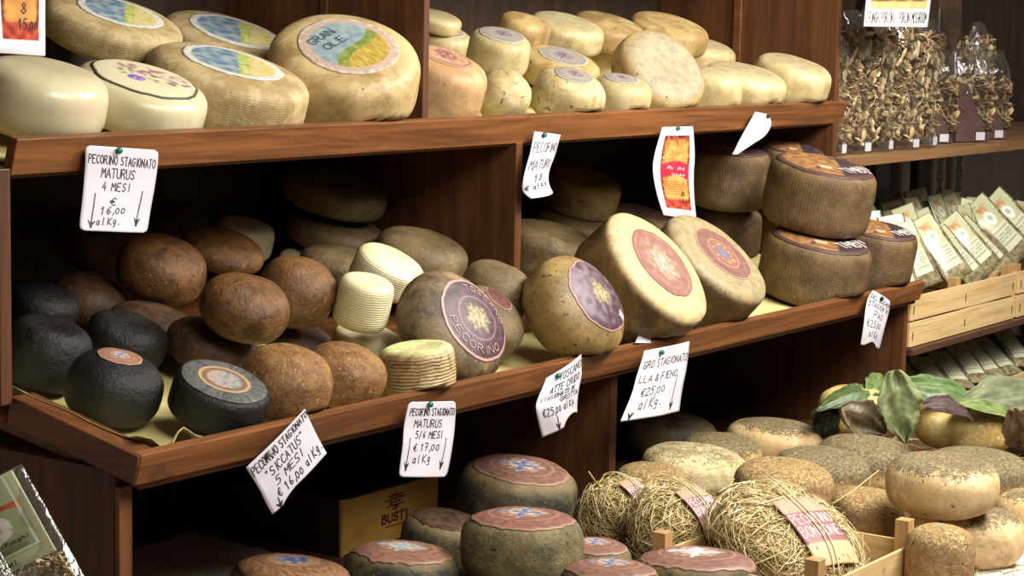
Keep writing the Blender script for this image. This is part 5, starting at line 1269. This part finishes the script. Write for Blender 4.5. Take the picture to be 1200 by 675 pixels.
for r_ in range(4):
    for k in range(10):
        x = 5.72+k*.165+(r_ % 2)*.05+rnd.uniform(-.02, .02); y = 2.66+r_*.095
        if x > 7.25: continue
        sachet((x, y, .825+rnd.uniform(-.01, .012)+.004*r_), R_(26+rnd.uniform(-10, 12)), R_(-10+rnd.uniform(-22, 26)), R_(-32+rnd.uniform(-26, 26)),
               'green-labelled sachet packed in the rows behind the front ones of the light crates', 'sachets packed in the back rows of the light crates', 1.0)
for r_ in range(3):
    for k in range(8):
        x = 5.78+k*.135+(r_ % 2)*.05; y = 2.50+r_*.13
        sachet((x, y, .475+rnd.uniform(-.005, .01)), R_(62+rnd.uniform(-8, 8)), R_(-6+rnd.uniform(-14, 14)), R_(-30+rnd.uniform(-14, 14)),
               'green-labelled sachet lying in the low crate behind the leaf-wrapped cheeses', 'sachets lying in the low crate', 1.0)

# dark hanging packets below the mushroom shelf
for k, (x, w_, mt, lb) in enumerate([(6.60, .10, 'dark_cloth', 'dark narrow packet hanging leftmost below the mushroom shelf'), (6.78, .14, 'ribbon', 'black packet hanging below the mushroom shelf'),
        (6.98, .08, 'pale_paper', 'greyish narrow packet between the black ones below the mushroom shelf'), (7.12, .08, 'dark_cloth', 'dark packet beside the white bow-printed one'),
        (7.28, .13, 'pale_paper', 'white packet printed with black bows below the mushroom shelf'), (7.46, .12, 'pale_paper', 'second white bow-printed packet at the right edge')]):
    e = empty('hanging_packet', (x, 3.10, .95)); tag(e, lb, 'packet', 'packets hanging below the mushroom shelf')
    mb = MB(); mb.box((x-w_/2, 3.08, .96), (x+w_/2, 3.13, 1.189)); mb.build('packet', mt, e, bevel=.01)
    if k >= 4:
        mb = MB()
        for zz in (1.10, 1.03):
            mb.prism([(x-.03, 3.078, zz+.03), (x+.03, 3.078, zz+.03), (x+.012, 3.078, zz), (x+.03, 3.078, zz-.035), (x-.03, 3.078, zz-.035), (x-.012, 3.078, zz)], (0, .002, 0))
        mb.build('bow_print', 'ribbon', e)

# ------------------------------------------------------------------ leaves
def leaf(base, tip, normal, width, label, col, curl=.15, seed=1, fold=.25, grp='green leaves around the wrapped cheeses'):
    base, tip = Vector(base), Vector(tip); ax = tip-base; L = ax.length; ax.normalize(); n = Vector(normal); n = (n-ax*n.dot(ax)).normalized(); sd = ax.cross(n)
    nu, nv = 22, 34; vs = []; cols = []
    for j in range(nv+1):
        v = j/nv; hw = width*.5*(math.sin(math.pi*min(1, v*.96+.04))**.75)*(1+.07*math.sin(v*17+seed)+.03*math.sin(v*61))*(1-.25*v)
        for i in range(nu+1):
            u = i/nu*2-1; p = base+ax*L*v+sd*u*hw
            h = -curl*L*(v-.4)**2*1.6 + fold*hw*abs(u)**1.2 + .14*width*nz((u*1.2, v*2.4, 0), 1.5, seed) + .008*width*math.sin(v*56-abs(u)*11)
            vs.append(p-base+n*h)
            vein = abs(u) < .045 or abs(((v*9-abs(u)*1.8) % 1)-.5) < .05
            c = mixc(col, tuple(q*.72 for q in col), .4+n2(u*2, v*4, 2, seed)); cols.append(mixc(c, (198, 204, 158), .22) if vein else c)
    fs = [(j*(nu+1)+i, j*(nu+1)+i+1, (j+1)*(nu+1)+i+1, (j+1)*(nu+1)+i) for j in range(nv) for i in range(nu)]
    o = link('leaf', mesh('leaf', vs, fs, cols), 'leaf'); o.location = base; so = o.modifiers.new('thickness', 'SOLIDIFY'); so.thickness = .0009; so.offset = 0
    tag(o, label, 'leaf', grp); return o
NV = -CZ
leaf(at(1048, 434, 2.17), at(1062, 520, 2.13), NV, .125, 'large pale green leaf hanging down between the two wrapped cheeses', (140, 152, 104), .12, 1, .12)
leaf(at(1046, 452, 2.30), at(966, 464, 2.36), (NV+Vector((0, 0, 1.2))), .10, 'dark green leaf curling over the small wrapped cheese to the left', (84, 104, 58), .3, 2, -.25)
leaf(at(1058, 446, 2.22), at(1160, 466, 2.05), (NV+Vector((0, 0, 1.0))), .10, 'green leaf lying across the top of the white-moulded cheese', (96, 124, 66), .18, 3, -.2)
leaf(at(1120, 470, 2.05), at(1212, 492, 1.95), (NV+Vector((0, 0, 1.4))), .075, 'narrow light green leaf over the right edge of the white-moulded cheese', (128, 146, 84), .1, 4, .15)
leaf(at(1225, 452, 2.02), at(1128, 470, 2.05), (NV+Vector((0, 0, .5))), .135, 'broad grey-green leaf at the right with its underside showing', (134, 138, 106), .12, 5, .05)
leaf(at(1088, 470, 2.02), at(1152, 484, 1.99), (NV+Vector((0, 0, .6))), .07, 'dark plum dried leaf draped on the white-moulded cheese', (92, 74, 72), .2, 6, .1)
leaf(at(988, 480, 2.28), at(1042, 508, 2.20), (NV+Vector((0, 0, .2))), .12, 'dry brown leaf wrapped round the small cheese', (122, 106, 78), .2, 7, .1)
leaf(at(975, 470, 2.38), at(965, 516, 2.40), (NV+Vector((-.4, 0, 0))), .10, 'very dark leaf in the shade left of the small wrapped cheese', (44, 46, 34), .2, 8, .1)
leaf(at(1188, 482, 1.90), at(1196, 532, 1.92), NV, .09, 'brown wrinkled leaf at the right edge beside the white-moulded cheese', (134, 108, 84), .2, 9, .1)
leaf(at(1040, 440, 2.36), at(1020, 462, 2.30), (NV+Vector((0, 0, .6))), .09, 'small green leaf standing behind the large hanging one', (112, 134, 78), .2, 10, .1)

# ------------------------------------------------------------------ pasta packets bottom left, in a box stand below
st = empty('packet_stand', (2.02, 2.1, 0)); tag(st, 'dark wooden stand under the pasta packets at the lower left', 'stand')
mb = MB(); mb.box((1.45, 1.90, .0), (2.00, 2.36, .755)); mb.build('stand_body', 'dark_panel', st, bevel=.004)
def packet_art(u, v):
    if u > .90 or u < .1 or v < .03: return (202, 206, 160)
    if (.86 < u < .885 or .115 < u < .14) and v < .84: return (236, 238, 216)
    if .825 < v < .85: return (236, 238, 216)
    if v > .85: return (196, 202, 152)
    c = mixc((176, 184, 138), (156, 166, 120), v)
    if .30 < v < .42 and u > .30: c = mixc((206, 112, 72), (180, 82, 54), n2(u*4, v*6, 2)+.5) if abs(v-.36-.05*math.sin(u*7)) < .045 else c
    if math.hypot((u-.45)/1.0, (v-.53)*1.7) < .27: c = mixc((240, 238, 222), (200, 150, 120), clamp(n2(u*5, v*5, 3)*2-.4))
    if v < .12 and .2 < u < .8: c = (228, 230, 204)
    return c
def packet(tl, tr, br, bl, dy, label, seed):
    """label corners in world space; film pouch around it"""
    tl, tr, br, bl = [Vector(q) for q in (tl, tr, br, bl)]
    e = empty('pasta_packet', (tl+br)/2); tag(e, label, 'packet', 'pasta packets at the lower left')
    ux = (tr-tl); dn = (br-tr); nn = ux.cross(dn).normalized(); nn = nn if nn.dot(CZ) < 0 else -nn
    nu, nv = 40, 60; vs = []; cols = []
    for j in range(nv+1):
        for i in range(nu+1):
            u, v = i/nu, j/nv; p = tl.lerp(tr, u).lerp(bl.lerp(br, u), v); vs.append(p-nn*0+nn*(.010*math.sin(math.pi*u)+.004)); cols.append(packet_art(u, v))
    fs = [(j*(nu+1)+i, j*(nu+1)+i+1, (j+1)*(nu+1)+i+1, (j+1)*(nu+1)+i) for j in range(nv) for i in range(nu)]
    lb = link('label', mesh('label', vs, fs, cols), 'leaflet', e); so = lb.modifiers.new('t', 'SOLIDIFY'); so.thickness = .0006; so.offset = 0
    c = Card([tl, bl], [tr, br], 0, 1)
    c.P = lambda a, t, lift=0: tl.lerp(tr, a).lerp(bl.lerp(br, a), t)+nn*(.010*math.sin(math.pi*a)+.0055); c.nrm = lambda a, t: nn
    mb = MB(); c.write(mb, 'ai Funghi', .44, .82, .735, .042, 0, .0014, 0); c.write(mb, 'Zazzeri', .30, .56, .945, .045, 0, .0016, 0)
    for k in range(3): c.strokes(mb, [[(.30, .77+k*.018), (.8, .77+k*.018)]], .0006)
    link('lettering', mesh('lettering', mb.v, mb.f), INK, lb)
    # pouch: flattened pillow past the label edges
    o_ = tl-ux*.12-dn*.02; U = ux*1.24; D = dn*1.55; n_, m_ = 16, 24; vs = []
    for s_ in (1, -1):
        for j in range(m_+1):
            for i in range(n_+1):
                u, v = i/n_, j/m_; th = .011*math.sin(math.pi*u)**.6*clamp(v*5, .1, 1)+.014*math.exp(-((v-.82)/.14)**2)*math.sin(math.pi*u)
                vs.append(o_+U*u+D*v+nn*(s_*max(.0008, th)+.002*nz((u*4, v*6, 0), 1, seed)))
    N = (n_+1)*(m_+1); fs = []
    for j in range(m_):
        for i in range(n_):
            a = j*(n_+1)+i; fs.append((a, a+1, a+n_+2, a+n_+1)); fs.append((N+a, N+a+n_+1, N+a+n_+2, N+a+1))
    for j in range(m_):
        a = j*(n_+1); b = a+n_; fs.append((a, a+n_+1, N+a+n_+1, N+a)); fs.append((b, N+b, N+b+n_+1, b+n_+1))
    for i in range(n_): fs.append((i, N+i, N+i+1, i+1)); a = m_*(n_+1)+i; fs.append((a, a+1, N+a+1, N+a))
    link('film', mesh('film', vs, fs), 'film', e)
    rnd = random.Random(seed); mb = MB()
    for k in range(260):
        u, v = rnd.uniform(.08, .92), rnd.uniform(.68, .97); p = o_+U*u+D*v+nn*rnd.uniform(-.006, .012)
        a = Vector((rnd.gauss(0, 1), rnd.gauss(0, 1), rnd.gauss(0, 1))).normalized(); b = a.cross(nn).normalized(); L = rnd.uniform(.008, .018)
        mb.tube([p+a*(q/3-.5)*L+b*.3*L*math.sin(q) for q in range(4)], rnd.uniform(.0018, .0038), 5, rnd.choice([(220, 200, 156), (180, 150, 108), (140, 116, 84), (206, 184, 140)]), flat=.5)
    pf = link('pasta', mesh('pasta', mb.v, mb.f, mb.c), 'straw', e); pf['kind'] = 'stuff'
Yp = 2.14
packet(at(-72, 598, 2.24), at(16, 551, Yp), at(68, 645, 2.06), at(-20, 692, 2.16), 0, 'green-labelled mushroom pasta packet leaning at the lower left', 21)
packet(at(-130, 690, 2.12), at(-24, 634, 2.02), at(40, 742, 1.94), at(-66, 800, 2.04), 0, 'second green-labelled packet mostly cut off below the first', 22)

# ------------------------------------------------------------------ light: shop ceiling lamp above and before the shelves, plus an added fill
def lamp(name, loc, target, sx, sy, power, col):
    d = bpy.data.lights.new(name, 'AREA'); d.shape = 'RECTANGLE'; d.size = sx; d.size_y = sy; d.energy = power; d.color = col
    o = bpy.data.objects.new(name, d); COL.objects.link(o); o.location = loc
    o.rotation_euler = (Vector(target)-Vector(loc)).to_track_quat('-Z', 'Y').to_euler()
lamp('ceiling_or_fill_lamp', (4.9, .85, 2.9), (4.3, 2.6, .7), 1.8, .8, 112, (1, .955, .88))  # main ceiling lamp of the shop
lamp('ceiling_or_fill_lamp', (2.6, .2, 2.95), (3.6, 2.6, .7), 1.8, 1.0, 56, (1, .955, .88))  # fill light added on the camera side to brighten the shaded parts
wd = bpy.data.worlds.new('world'); SC.world = wd; wd.use_nodes = True
wd.node_tree.nodes['Background'].inputs[0].default_value = (.9, .82, .72, 1); wd.node_tree.nodes['Background'].inputs[1].default_value = .075
SC.view_settings.view_transform = 'Standard'; SC.view_settings.look = 'None'; SC.view_settings.gamma = 1; SC.view_settings.use_curve_mapping = False
SC.view_settings.exposure = .6
SC.cycles.max_bounces = 8; SC.cycles.transparent_max_bounces = 24
